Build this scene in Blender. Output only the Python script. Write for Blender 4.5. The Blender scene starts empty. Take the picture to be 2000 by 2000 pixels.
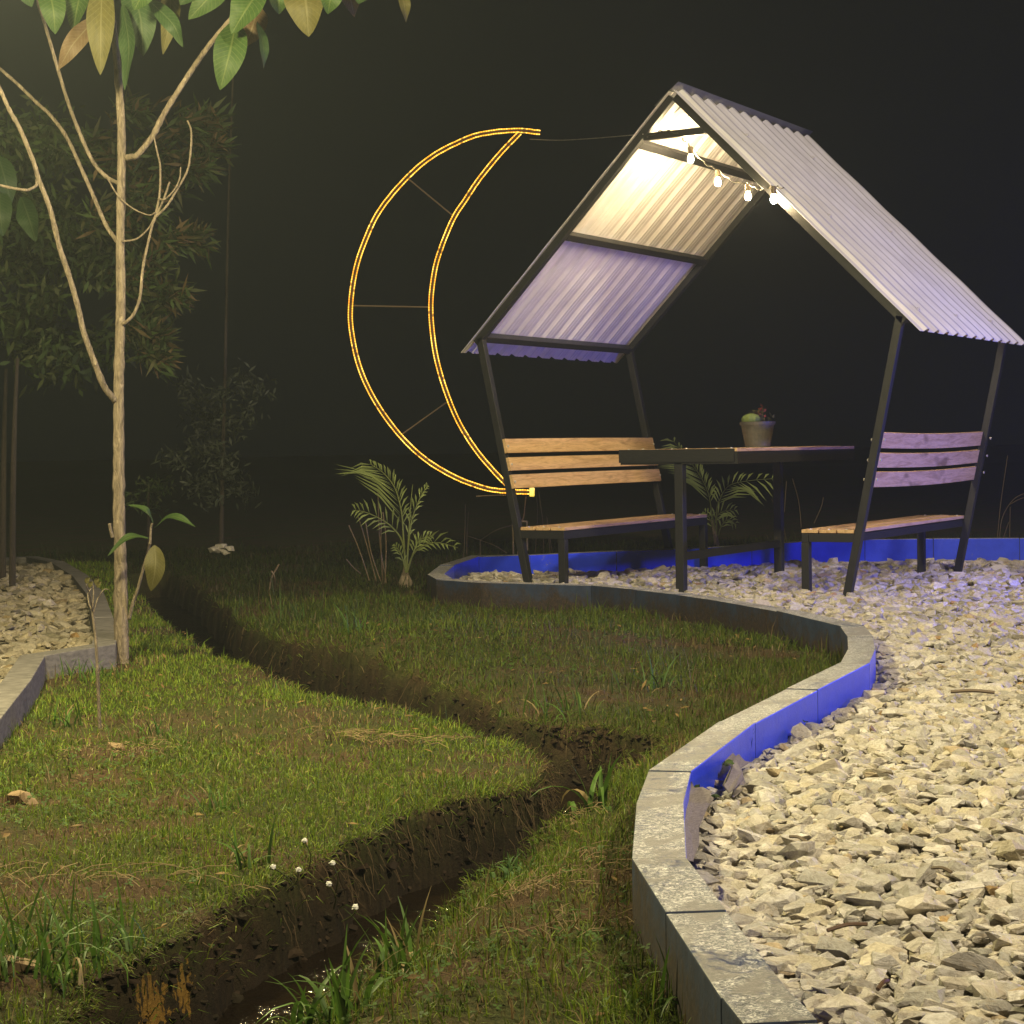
import bpy, bmesh, math, random
import numpy as np
from mathutils import Vector, Matrix, noise
random.seed(7); rng = np.random.default_rng(7)
sc = bpy.context.scene
COL = sc.collection

# ------------------------------------------------------------------ camera
F = 3642.55                                   # focal length in photo pixels (2000 px wide)
CP = np.array([5.3508, -11.2101, 0.9657])
ANG = (math.radians(88.0591), math.radians(0.93248), math.radians(30.6303))
cam = bpy.data.objects.new('camera', bpy.data.cameras.new('camera'))
COL.objects.link(cam)
cam.location = CP.tolist(); cam.rotation_euler = ANG
cam.data.sensor_width = 36; cam.data.lens = F / 2000 * 36
cam.data.clip_start = .05; cam.data.clip_end = 2000
sc.camera = cam
RM = np.array(cam.rotation_euler.to_matrix())
FWD = -RM[:, 2]; FH = np.array([FWD[0], FWD[1], 0]); FH /= np.linalg.norm(FH)
RT = np.array([FH[1], -FH[0], 0])             # level right

def ray(px, py):
    return RM @ np.array([(px - 1000) / F, (1000 - py) / F, -1.0])
def gp(px, py, z=0.0):                        # point of the level z seen at a photo pixel
    r = ray(px, py); return CP + r * ((z - CP[2]) / r[2])
def at(px, py, d):                            # point at distance d (m) along the view
    return CP + ray(px, py) * d
def loc(fwd, right, z):                       # metres ahead / to the right of the camera
    p = CP + FH * fwd + RT * right; return np.array([p[0], p[1], z])
def project(P):
    q = (np.asarray(P) - CP) @ RM
    return 1000 + F * q[:, 0] / -q[:, 2], 1000 - F * q[:, 1] / -q[:, 2], -q[:, 2]

# ------------------------------------------------------------------ world, lamps, exposure
world = bpy.data.worlds.new('World'); sc.world = world; world.use_nodes = True
wn = world.node_tree; wn.nodes.clear()
wo = wn.nodes.new('ShaderNodeOutputWorld'); wb = wn.nodes.new('ShaderNodeBackground')
wb.inputs[0].default_value = (.0016, .0019, .0022, 1); wb.inputs[1].default_value = 1.0
wn.links.new(wb.outputs[0], wo.inputs[0])
sc.view_settings.view_transform = 'Standard'; sc.view_settings.look = 'None'
sc.view_settings.exposure = 0; sc.view_settings.gamma = 1; sc.view_settings.use_curve_mapping = False

def lamp(name, p, energy, color, radius, target=None, spot=None, blend=.6):
    l = bpy.data.lights.new(name, 'SPOT' if spot else 'POINT')
    l.energy = energy; l.color = color; l.shadow_soft_size = radius
    if spot: l.spot_size = math.radians(spot); l.spot_blend = blend
    o = bpy.data.objects.new(name, l); COL.objects.link(o); o.location = list(p)
    if target is not None:
        o.rotation_euler = (Vector(list(target)) - Vector(list(p))).to_track_quat('-Z', 'Y').to_euler()
    return o
lamp('left_post_lamp', loc(6.1, -1.93, 3.02), 1120, (1, .86, .44), .15)
lamp('right_floodlight', loc(.5, 5.2, 8.6), 6300, (1, .84, .57), .5, target=loc(9, 1.5, 0), spot=75)
lamp('blue_floodlight', loc(10.6, 5.4, .80), 640, (.08, .10, 1), .12, target=loc(10.6, 0, .2), spot=150)

# ------------------------------------------------------------------ helpers
def tag(o, label=None, cat=None, group=None, kind=None):
    if label: o['label'] = label
    if cat: o['category'] = cat
    if group: o['group'] = group
    if kind: o['kind'] = kind
    return o
def empty(name, p=(0, 0, 0)):
    o = bpy.data.objects.new(name, None); COL.objects.link(o); o.location = [float(v) for v in p]; return o
def link(name, me, parent=None):
    o = bpy.data.objects.new(name, me); COL.objects.link(o)
    if parent is not None:
        o.parent = parent
        o.matrix_parent_inverse = world_of(parent).inverted()
    return o
def world_of(o):
    m = Matrix.LocRotScale(o.location, o.rotation_euler, o.scale)
    if o.parent: m = world_of(o.parent) @ o.matrix_parent_inverse @ m
    return m
def npmesh(name, V, faces_n, idx, mat, smooth=False, attrs=None):
    """V (n,3); faces_n = verts per face array; idx flat vertex index array"""
    me = bpy.data.meshes.new(name)
    V = np.asarray(V, np.float32); idx = np.asarray(idx, np.int32); fn = np.asarray(faces_n, np.int32)
    me.vertices.add(len(V)); me.vertices.foreach_set('co', V.ravel())
    me.loops.add(len(idx)); me.loops.foreach_set('vertex_index', idx)
    me.polygons.add(len(fn))
    st = np.zeros(len(fn), np.int32); st[1:] = np.cumsum(fn)[:-1]
    me.polygons.foreach_set('loop_start', st)
    me.polygons.foreach_set('use_smooth', np.full(len(fn), smooth))
    if attrs:
        for k, (dom, typ, dat) in attrs.items():
            a = me.attributes.new(k, typ, dom)
            a.data.foreach_set('color' if 'COLOR' in typ else 'value', np.asarray(dat, np.float32).ravel())
    me.update(calc_edges=True)
    if mat: me.materials.append(mat)
    return me

class MB:
    def __init__(s): s.v = []; s.f = []; s.a = []; s.al = []
    def add(s, vs, fs, along=None):
        n = len(s.v); s.v += [tuple(map(float, p)) for p in vs]; s.f += [tuple(i + n for i in f) for f in fs]
        s.al += list(along) if along is not None else [0.0] * len(vs)
    def bar(s, p, q, w, h=None, up=(0, 0, 1), ext=0):
        """square tube from p to q; w across, h along up"""
        h = h or w; p = np.array(p, float); q = np.array(q, float)
        d = q - p; L = np.linalg.norm(d); d /= L; p = p - d * ext; q = q + d * ext
        u = np.array(up, float); u -= d * (u @ d)
        if np.linalg.norm(u) < 1e-4: u = np.array([1., 0, 0]); u -= d * (u @ d)
        u /= np.linalg.norm(u); r = np.cross(d, u)
        vs = []
        for c in (p, q):
            for a, b in ((-1, -1), (1, -1), (1, 1), (-1, 1)): vs.append(c + r * a * w / 2 + u * b * h / 2)
        s.add(vs, [(3, 2, 1, 0), (4, 5, 6, 7), (0, 1, 5, 4), (1, 2, 6, 5), (2, 3, 7, 6), (3, 0, 4, 7)])
    def tube(s, P, R, n=8, cap=True):
        P = [np.array(p, float) for p in P]
        if not hasattr(R, '__len__'): R = [R] * len(P)
        vs = []; fs = []; al = []; t0 = None; L = 0
        for i, p in enumerate(P):
            t = P[min(i + 1, len(P) - 1)] - P[max(i - 1, 0)]; t /= (np.linalg.norm(t) + 1e-12)
            if i == 0:
                a = np.array([0, 0, 1.]) if abs(t[2]) < .9 else np.array([1., 0, 0])
                u = np.cross(t, a); u /= np.linalg.norm(u)
            else:
                u = u - t * (u @ t); u /= np.linalg.norm(u); L += np.linalg.norm(p - P[i - 1])
            w = np.cross(t, u)
            for k in range(n):
                g = 2 * math.pi * k / n; vs.append(p + (u * math.cos(g) + w * math.sin(g)) * R[i]); al.append(L)
        for i in range(len(P) - 1):
            for k in range(n):
                k2 = (k + 1) % n; fs.append((i * n + k, i * n + k2, (i + 1) * n + k2, (i + 1) * n + k))
        if cap: fs.append(tuple(range(n))[::-1]); fs.append(tuple((len(P) - 1) * n + k for k in range(n)))
        s.add(vs, fs, al)
    def lathe(s, c, prof, n=20, axis=None):
        c = np.array(c, float); vs = []; fs = []
        for r, z in prof:
            for k in range(n):
                g = 2 * math.pi * k / n; vs.append(c + np.array([r * math.cos(g), r * math.sin(g), z]))
        for i in range(len(prof) - 1):
            for k in range(n):
                k2 = (k + 1) % n; fs.append((i * n + k, i * n + k2, (i + 1) * n + k2, (i + 1) * n + k))
        fs.append(tuple(range(n))[::-1]); fs.append(tuple((len(prof) - 1) * n + k for k in range(n)))
        s.add(vs, fs)
    def mesh(s, name, mat, smooth=False, bevel=0, along=False):
        me = bpy.data.meshes.new(name); me.from_pydata(s.v, [], s.f)
        if along:
            a = me.attributes.new('along', 'FLOAT', 'POINT'); a.data.foreach_set('value', np.array(s.al, np.float32))
        if bevel:
            bm = bmesh.new(); bm.from_mesh(me)
            bmesh.ops.bevel(bm, geom=bm.edges[:], offset=bevel, segments=2, affect='EDGES', profile=.6, clamp_overlap=True)
            bm.to_mesh(me); bm.free()
        me.materials.append(mat)
        if smooth: me.polygons.foreach_set('use_smooth', [True] * len(me.polygons))
        me.update(); return me
    def build(s, name, mat, parent=None, **k): return link(name, s.mesh(name, mat, **k), parent)

def spline(P, n=6):
    P = [np.array(p, float) for p in P]; out = []
    Q = [2 * P[0] - P[1]] + P + [2 * P[-1] - P[-2]]
    for i in range(1, len(Q) - 2):
        for k in range(n):
            t = k / n; a, b, c, d = Q[i - 1], Q[i], Q[i + 1], Q[i + 2]
            out.append(.5 * ((2 * b) + (-a + c) * t + (2 * a - 5 * b + 4 * c - d) * t * t + (-a + 3 * b - 3 * c + d) * t ** 3))
    out.append(P[-1]); return out
def lerp_list(L, n): return np.interp(np.linspace(0, 1, n), np.linspace(0, 1, len(L)), L).tolist()

# ------------------------------------------------------------------ materials
class M:
    def __init__(s, name):
        s.m = bpy.data.materials.new(name); s.m.use_nodes = True; s.t = s.m.node_tree
        s.b = s.t.nodes['Principled BSDF']
    def n(s, typ, **k):
        x = s.t.nodes.new(typ)
        for a, v in k.items():
            if a in x.inputs.keys(): x.inputs[a].default_value = v
            else: setattr(x, a, v)
        return x
    def l(s, a, b): s.t.links.new(a, b)
    def noise(s, scale, detail=4, rough=.6, vec=None, dist=0):
        x = s.n('ShaderNodeTexNoise'); x.inputs['Scale'].default_value = scale; x.inputs['Detail'].default_value = detail
        x.inputs['Roughness'].default_value = rough; x.inputs['Distortion'].default_value = dist
        if vec is not None: s.l(vec, x.inputs['Vector'])
        return x.outputs['Fac']
    def coord(s, kind='Object', scale=None):
        c = s.n('ShaderNodeTexCoord').outputs[kind]
        if scale:
            m = s.n('ShaderNodeMapping'); m.inputs['Scale'].default_value = scale; s.l(c, m.inputs['Vector']); return m.outputs[0]
        return c
    def ramp(s, fac, stops, interp='LINEAR'):
        r = s.n('ShaderNodeValToRGB'); r.color_ramp.interpolation = interp
        e = r.color_ramp.elements
        while len(e) < len(stops): e.new(.5)
        for i, (p, c) in enumerate(stops):
            e[i].position = p; e[i].color = (*c, 1) if len(c) == 3 else c
        s.l(fac, r.inputs[0]); return r.outputs[0]
    def mix(s, fac, a, b, mode='MIX'):
        x = s.n('ShaderNodeMix'); x.data_type = 'RGBA'; x.blend_type = mode
        for sock, v in ((x.inputs[0], fac), (x.inputs[6], a), (x.inputs[7], b)):
            if isinstance(v, (int, float)): sock.default_value = v
            elif isinstance(v, tuple): sock.default_value = (*v, 1)
            else: s.l(v, sock)
        return x.outputs[2]
    def math(s, op, a, b=0.0, clamp=False):
        x = s.n('ShaderNodeMath'); x.operation = op; x.use_clamp = clamp
        for i, v in enumerate((a, b)):
            if isinstance(v, (int, float)): x.inputs[i].default_value = v
            else: s.l(v, x.inputs[i])
        return x.outputs[0]
    def set(s, **k):
        for a, v in k.items():
            i = s.b.inputs[a.replace('_', ' ')]
            if isinstance(v, (int, float)): i.default_value = v
            elif isinstance(v, tuple): i.default_value = (*v, 1) if len(v) == 3 and i.type == 'RGBA' else v
            else: s.l(v, i)
        return s
    def bump(s, h, strength=.4, dist=.01):
        b = s.n('ShaderNodeBump'); b.inputs['Strength'].default_value = strength; b.inputs['Distance'].default_value = dist
        s.l(h, b.inputs['Height']); s.l(b.outputs[0], s.b.inputs['Normal']); return s
MAT = {}
def mk(k, f): MAT[k] = f().m

def m_steel():
    m = M('black_painted_steel'); n = m.noise(14, 5); n2 = m.noise(90, 3)
    c = m.ramp(n, [(.3, (.010, .0105, .011)), (.7, (.021, .021, .021))])
    return m.set(Base_Color=c, Roughness=m.ramp(n2, [(.3, (.38,) * 3), (.7, (.6,) * 3)]), Metallic=.0, Specular_IOR_Level=.3).bump(n2, .15, .002)
def m_roof():
    m = M('white_corrugated_metal'); n = m.noise(3, 5, vec=m.coord('Object')); n2 = m.noise(60, 3)
    st = m.noise(5, 4, vec=m.coord('Object', (.6, 8, .6)))
    c = m.mix(m.ramp(st, [(.45, (0,) * 3), (.75, (.35,) * 3)]), m.ramp(n, [(.3, (.60, .585, .57)), (.7, (.74, .725, .71))]), (.42, .39, .35))
    return m.set(Base_Color=c, Roughness=.42, Metallic=.12).bump(n2, .05, .002)
def m_ridge():
    m = M('blue_grey_ridge_metal'); n = m.noise(10, 4)
    return m.set(Base_Color=m.ramp(n, [(.3, (.045, .05, .06)), (.7, (.07, .075, .085))]), Roughness=.45, Metallic=.2)
def m_wood(name='varnished_pine', a=(.40, .24, .11), b=(.62, .42, .22)):
    m = M(name); v = m.coord('Object', (14, 1.2, 14))
    n = m.noise(2.2, 6, .65, v, 1.4); g = m.noise(9, 3, .5, m.coord('Object', (40, 1.5, 40)))
    kn = m.noise(1.1, 2, .5, m.coord('Object', (6, 2.2, 6)), .5)
    c = m.ramp(n, [(.32, a), (.52, b), (.68, tuple(x * 1.12 for x in b))])
    c = m.mix(m.ramp(g, [(.5, (0,) * 3), (.75, (.55,) * 3)]), c, tuple(x * .45 for x in a))
    c = m.mix(m.ramp(kn, [(.62, (0,) * 3), (.72, (.7,) * 3)]), c, tuple(x * .4 for x in a))
    return m.set(Base_Color=c, Roughness=.42).bump(g, .12, .002)
def m_kerb():
    m = M('worn_blue_painted_concrete'); co = m.coord('Object')
    geo = m.n('ShaderNodeNewGeometry'); sp = m.n('ShaderNodeSeparateXYZ'); m.l(geo.outputs['Normal'], sp.inputs[0])
    top = m.math('GREATER_THAN', sp.outputs[2], .6)
    n = m.noise(38, 8, .75, co, .6); big = m.noise(5, 4, .6, co)
    wear_glints_top = m.ramp(m.math('ADD', n, m.math('MULTIPLY', m.math('SUBTRACT', big, .5), .55)), [(.34, (0,) * 3), (.44, (1,) * 3)])
    wear_side = m.ramp(m.math('ADD', n, m.math('MULTIPLY', m.math('SUBTRACT', big, .5), .7)), [(.66, (0,) * 3), (.80, (.55,) * 3)])
    w = m.mix(top, wear_side, wear_glints_top)
    fl = m.noise(85, 7, .8, co, 1.5); sm_ = m.noise(6, 3, .5, m.coord('Object', (1.6, .7, 1)), .8)
    conc = m.ramp(fl, [(.40, (.06, .07, .085)), (.48, (.16, .17, .18)), (.53, (.36, .36, .36)), (.60, (.78, .78, .76))])  # palest flecks also paint glossy glints into the worn top faces
    conc = m.mix(m.ramp(sm_, [(.50, (0,) * 3), (.58, (.85,) * 3)]), conc, (.20, .195, .185))
    blue = m.ramp(m.noise(9, 4, .6, co), [(.3, (.016, .045, .72)), (.7, (.024, .062, .86))]); blue = m.mix(top, blue, (.035, .055, .13))
    c = m.mix(w, blue, conc)
    px = m.n('ShaderNodeSeparateXYZ'); m.l(geo.outputs['Position'], px.inputs[0])
    return m, c, px, n, w, co
def m_kerb_in():
    m, c, px, n, w, co = m_kerb()
    m.set(Base_Color=c, Roughness=m.mix(w, (.32,) * 3, (.42,) * 3))
    return m.bump(n, .45, .006)
def m_kerb_out():                                  # lawn side: soil splashed on grey-blue paint
    m = M('soil_splashed_concrete'); co = m.coord('Object', (1, 1, .8)); n = m.noise(30, 8, .75, co, .5); big = m.noise(2.6, 3, .6, co)
    geo = m.n('ShaderNodeNewGeometry'); px = m.n('ShaderNodeSeparateXYZ'); m.l(geo.outputs['Position'], px.inputs[0])
    base = m.ramp(m.noise(12, 5, .6, co), [(.3, (.014, .024, .06)), (.7, (.03, .05, .11))])
    lo = m.math('MULTIPLY', m.math('SUBTRACT', .10, px.outputs[2]), 2.4)
    f = m.ramp(m.math('ADD', m.math('ADD', m.math('MULTIPLY', n, .9), lo), m.math('SUBTRACT', big, .55)), [(.35, (0,) * 3), (.65, (.92,) * 3)])
    dirt = m.ramp(m.noise(75, 8, .8, co), [(.35, (.010, .006, .004)), (.52, (.035, .021, .012)), (.72, (.10, .062, .035))])
    return m.set(Base_Color=m.mix(f, base, dirt), Roughness=.8).bump(n, .5, .006)
def m_stone():
    m = M('crushed_white_quartz'); a = m.n('ShaderNodeAttribute'); a.attribute_name = 'tint'
    co = m.coord('Object'); n = m.noise(55, 8, .75, co, 1.2); v = m.noise(18, 5, .7, m.coord('Object', (1, 1, 3.5)), 2.5)
    c = m.mix(1.0, a.outputs['Color'], m.ramp(n, [(.30, (.40, .38, .34)), (.46, (.80, .78, .74)), (.62, (1.05, 1.05, 1.05))]), 'MULTIPLY')
    c = m.mix(m.ramp(v, [(.56, (0,) * 3), (.66, (.55,) * 3)]), c, (.42, .33, .22))
    return m.set(Base_Color=c, Roughness=.62).bump(m.math('ADD', n, v), .85, .008)
def m_gravelbase():
    m = M('fine_gravel_fill'); n = m.noise(45, 8, .8)
    return m.set(Base_Color=m.ramp(n, [(.35, (.16, .14, .11)), (.62, (.42, .38, .30))]), Roughness=.9).bump(n, .9, .02)
def m_ground():
    m = M('lawn_soil'); co = m.coord('Object'); a = m.n('ShaderNodeAttribute'); a.attribute_name = 'soil'
    n = m.noise(3.0, 6, .65, co); f = m.noise(70, 6, .8, co); cl = m.noise(9, 6, .7, co, .8)
    thatch = m.ramp(f, [(.3, (.018, .020, .006)), (.5, (.045, .052, .012)), (.75, (.10, .085, .03))])
    brown = m.ramp(f, [(.3, (.03, .018, .008)), (.7, (.11, .07, .035))])
    ba = m.n('ShaderNodeAttribute'); ba.attribute_name = 'bare'
    top = m.mix(m.math('MAXIMUM', m.ramp(n, [(.46, (0,) * 3), (.62, (1,) * 3)]), ba.outputs['Fac']), thatch, brown)
    soil = m.ramp(cl, [(.3, (.010, .0065, .004)), (.62, (.030, .020, .011)), (.8, (.055, .036, .019))])
    clay = m.n('ShaderNodeAttribute'); clay.attribute_name = 'clay'
    cf = m.ramp(m.math('ADD', m.math('MULTIPLY', clay.outputs['Fac'], 1.0), m.math('MULTIPLY', m.math('SUBTRACT', m.noise(26, 6, .7, co, 1.0), .5), 1.3)), [(.50, (0,) * 3), (.56, (1,) * 3)])
    soil = m.mix(cf, soil, m.ramp(f, [(.3, (.20, .11, .02)), (.7, (.36, .21, .04))]))
    c = m.mix(a.outputs['Fac'], top, soil)
    return m.set(Base_Color=c, Roughness=.95, Specular_IOR_Level=.2).bump(m.math('ADD', f, cl), .8, .02)
def m_attr(name, rough=.6, spec=.3, trans=.0, attr='tint', bumpn=0):
    def f():
        m = M(name); a = m.n('ShaderNodeAttribute'); a.attribute_name = attr
        m.set(Base_Color=a.outputs['Color'], Roughness=rough, Specular_IOR_Level=spec)
        if trans:
            tr = m.n('ShaderNodeBsdfTranslucent'); m.l(a.outputs['Color'], tr.inputs[0])
            mx = m.n('ShaderNodeMixShader'); mx.inputs[0].default_value = trans
            m.l(m.b.outputs[0], mx.inputs[1]); m.l(tr.outputs[0], mx.inputs[2])
            m.l(mx.outputs[0], m.t.nodes['Material Output'].inputs[0])
        return m
    return f
def m_leaf(name, a, b, vein):
    def f():
        m = M(name); at_ = m.n('ShaderNodeAttribute'); at_.attribute_name = 'uvw'
        sp = m.n('ShaderNodeSeparateXYZ'); m.l(at_.outputs['Vector'], sp.inputs[0])
        n = m.noise(9, 5, .6); sm = m.noise(60, 4, .7)
        # side veins: slanted stripes off the midrib
        u = m.math('ABSOLUTE', sp.outputs[0])
        ph = m.math('SINE', m.math('MULTIPLY', m.math('SUBTRACT', m.math('MULTIPLY', sp.outputs[1], 1.0), m.math('MULTIPLY', u, .16)), 95.0))
        vv = m.math('MAXIMUM', m.ramp(ph, [(.80, (0,) * 3), (.98, (.55,) * 3)]), m.ramp(u, [(.03, (1,) * 3), (.09, (0,) * 3)]))
        c = m.mix(vv, m.ramp(n, [(.3, a), (.7, b)]), vein)
        c = m.mix(m.ramp(sm, [(.68, (0,) * 3), (.74, (.8,) * 3)]), c, (.10, .07, .02))
        m.set(Base_Color=c, Roughness=.58, Specular_IOR_Level=.35)
        tr = m.n('ShaderNodeBsdfTranslucent'); m.l(c, tr.inputs[0])
        mx = m.n('ShaderNodeMixShader'); mx.inputs[0].default_value = .3
        m.l(m.b.outputs[0], mx.inputs[1]); m.l(tr.outputs[0], mx.inputs[2]); m.l(mx.outputs[0], m.t.nodes['Material Output'].inputs[0])
        m.bump(vv, .3, .004)
        return m
    return f
def m_bark(name, a, b, sc_=1.0):
    def f():
        m = M(name); n = m.noise(60 * sc_, 7, .75, m.coord('Object', (1, 1, .25)), .8); n2 = m.noise(7, 4, .6)
        l = m.noise(34, 3, .5, m.coord('Object', (.8, .8, .5)))
        c = m.mix(m.ramp(n2, [(.35, (0,) * 3), (.7, (.5,) * 3)]), m.ramp(n, [(.34, a), (.62, b)]), tuple(x * 1.15 for x in b))
        c = m.mix(m.ramp(l, [(.64, (0,) * 3), (.70, (.6,) * 3)]), c, tuple(min(.7, x * 1.6) for x in b))
        return m.set(Base_Color=c, Roughness=.9).bump(n, 1.0, .03)
    return f
def m_water():
    m = M('still_dark_water'); n = m.noise(70, 5, .7, None, .6); n2 = m.noise(22, 3)
    return m.set(Base_Color=(.010, .006, .003), Roughness=.10, Specular_IOR_Level=.9).bump(m.math('ADD', n, n2), .9, .035)
def m_emit(name, col, strength):
    def f():
        m = M(name); m.set(Base_Color=(.8, .7, .5), Emission_Color=col, Emission_Strength=strength, Roughness=.3); return m
    return f
def m_rope():
    m = M('golden_led_rope'); a = m.n('ShaderNodeAttribute'); a.attribute_name = 'along'
    s_ = m.math('SINE', m.math('MULTIPLY', a.outputs['Fac'], 2 * math.pi / .020))
    nb = m.noise(30, 2, .5); gap = m.math('SINE', m.math('MULTIPLY', a.outputs['Fac'], 2 * math.pi / .5))
    e = m.ramp(m.math('ADD', m.math('MULTIPLY', s_, .16), nb), [(.2, (.9, .30, .010)), (.5, (1.0, .45, .022)), (.78, (1, .70, .13))])
    st = m.math('MULTIPLY', m.ramp(m.math('ADD', m.math('MULTIPLY', s_, .2), nb), [(.1, (.45,) * 3), (.8, (1,) * 3)]), m.ramp(gap, [(.0, (1,) * 3), (.985, (1,) * 3), (1.0, (.15,) * 3)]))
    return m.set(Base_Color=(.4, .2, .03), Emission_Color=e, Emission_Strength=m.math('MULTIPLY', st, 2.6), Roughness=.3)
def m_plain(name, c, rough=.6, metal=0, sc_=30, var=.3):
    def f():
        m = M(name); n = m.noise(sc_, 5)
        return m.set(Base_Color=m.ramp(n, [(.3, tuple(x * (1 - var) for x in c)), (.7, tuple(x * (1 + var) for x in c))]), Roughness=rough, Metallic=metal).bump(n, .2, .003)
    return f
for k, f in dict(steel=m_steel, roof=m_roof, ridge=m_ridge, wood=m_wood, kerb=m_kerb_in, kerbo=m_kerb_out, stone=m_stone, gbase=m_gravelbase,
    ground=m_ground, blade=m_attr('grass_blades', .55, .25, .3), foli=m_attr('small_foliage', .65, .2, .3), water=m_water,
    leafg=m_leaf('glossy_green_leaf', (.026, .058, .011), (.042, .082, .016), (.085, .12, .035)),
    leafd=m_leaf('dark_green_leaf', (.02, .048, .013), (.034, .066, .02), (.06, .09, .035)),
    leafy=m_leaf('yellowed_leaf', (.065, .06, .014), (.10, .09, .022), (.125, .115, .045)),
    leafb=m_leaf('brown_leaf_back', (.11, .07, .035), (.16, .11, .06), (.19, .15, .09)),
    bark=m_bark('pale_bark', (.06, .042, .027), (.33, .265, .185)), barkd=m_bark('dark_bark', (.02, .014, .009), (.05, .035, .022)),
    bulb=m_emit('warm_bulb_glass', (1, .76, .42), 1350.0), rope=m_rope, brass=m_plain('bulb_socket', (.10, .07, .035), .5),
    bolt=m_plain('zinc_bolt', (.62, .6, .55), .35, .4), wire=m_plain('pale_wire', (.35, .33, .28), .5), wired=m_plain('dark_cable', (.03, .028, .02), .5),
    pot=m_plain('grey_plastic_pot', (.055, .056, .052), .5, 0, 8), soil=m_plain('potting_soil', (.03, .02, .012), .95), rust=m_plain('rusty_moon_tube', (.07, .032, .012), .6),
    yplas=m_emit('yellow_lit_plastic', (1, .72, .02), .9), strut=m_plain('thin_brown_rod', (.12, .085, .05), .6),
    liner=m_plain('torn_grey_geotextile', (.17, .15, .145), .85, 0, 40, .35), straw=m_attr('dry_straw', .8, .2, .15), flower=m_plain('white_petals', (.7, .7, .62), .7),
    kerbg=m_plain('grey_concrete', (.13, .12, .11), .85, 0, 14, .4), clay=m_plain('ochre_stone', (.22, .15, .08), .85), redp=m_plain('red_petals', (.14, .02, .02), .5)).items(): mk(k, f)

# ------------------------------------------------------------------ ground plan (kerbs, ditch) in metres
ZK, ZL, ZG = .10, -.06, .0                    # kerb top, lawn, gravel surface
ko = [gp(x, y, ZK) for x, y in [(1530, 2110), (1451, 2000), (1408, 1946), (1300, 1781), (1234, 1676), (1243, 1565), (1266, 1504), (1405, 1408), (1535, 1344), (1641, 1293), (1656, 1266),
      (1655, 1243), (1641, 1223), (1516, 1193), (1398, 1172), (1321, 1161), (1240, 1152), (1154, 1144), (940, 1138), (852, 1132), (834, 1122), (858, 1104), (921, 1091)]]
ko = [loc(1.4, 1.5, ZK)] + ko
# the far run continues along the back of the bed, then leaves the picture to the right
ZB = .15
ko += [gp(x, y, ZB) for x, y in [(1036, 1082), (1192, 1075), (1319, 1071), (1450, 1064), (1568, 1057), (1680, 1053), (1820, 1051), (1990, 1050), (2200, 1049), (2500, 1046), (2900, 1042), (3400, 1036)]]
KO = np.array([[p[0], p[1]] for p in ko]); KZ = [p[2] for p in ko]; KZ[23] = .125
def offset(P, w):                              # polyline shifted to its right side by w
    out = []
    for i in range(len(P)):
        a = P[i] - P[i - 1] if i else P[1] - P[0]; b = P[i + 1] - P[i] if i < len(P) - 1 else P[-1] - P[-2]
        a = a / np.linalg.norm(a); b = b / np.linalg.norm(b)
        na = np.array([a[1], -a[0]]); nb = np.array([b[1], -b[0]]); m = na + nb; m /= np.linalg.norm(m)
        out.append(P[i] + m * w / max(.5, m @ na))
    return np.array(out)
KI = offset(KO, .115)
bedR = np.vstack([offset(KO, .06), [loc(22, 12, 0)[:2]], [loc(0.5, 12, 0)[:2]], [loc(.5, 1.5, 0)[:2]]])
lo_ = [gp(x, y, .06) for x, y in [(-140, 1640), (-60, 1490), (0, 1404), (60, 1328), (88, 1280), (226, 1258), (230, 1228), (221, 1205), (203, 1158), (170, 1122), (127, 1097), (72, 1086), (0, 1088), (-120, 1096)]]
LO = np.array([[p[0], p[1]] for p in lo_]); LI = offset(LO, -.115)
bedL = np.vstack([offset(LO, -.06), [loc(13, -6, 0)[:2]], [loc(6, -6, 0)[:2]]])
z0 = ZL
dA = [(-200, 2350), (60, 2060), (110, 1995), (150, 1945), (190, 1895), (270, 1850), (350, 1812), (440, 1752), (520, 1700), (600, 1668), (680, 1625), (760, 1587), (860, 1553), (960, 1537), (1050, 1514), (1066, 1490),
      (1042, 1461), (980, 1430), (900, 1410), (800, 1390), (700, 1370), (600, 1350), (520, 1325), (440, 1290), (380, 1250), (330, 1215), (285, 1180), (262, 1150), (240, 1120)]
dB = [(330, 1112), (400, 1150), (450, 1192), (520, 1240), (575, 1262), (612, 1278), (690, 1300), (817, 1334), (926, 1360), (985, 1392), (1090, 1410), (1170, 1410), (1230, 1420), (1285, 1430), (1312, 1438), (1275, 1452),
      (1225, 1478), (1160, 1528), (1105, 1556), (1055, 1594), (1005, 1637), (935, 1687), (841, 1761), (748, 1815), (686, 1885), (616, 1943), (540, 2003), (300, 2230), (160, 2420)]
dB = [(x, y + (32 if 600 < x < 1200 and y > 1470 else 0)) for x, y in dB]
BDROP = [.13 * min(1, max(0, (k - 2.5) / 4)) for k in range(len(dB) - 15)]
DITCH = np.array([gp(x, y, z0)[:2] for x, y in dA + dB[:15]] + [gp(x, y, z0 - BDROP[k])[:2] for k, (x, y) in enumerate(dB[15:])])
BLIP = DITCH[len(dA) + 15:]
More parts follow.
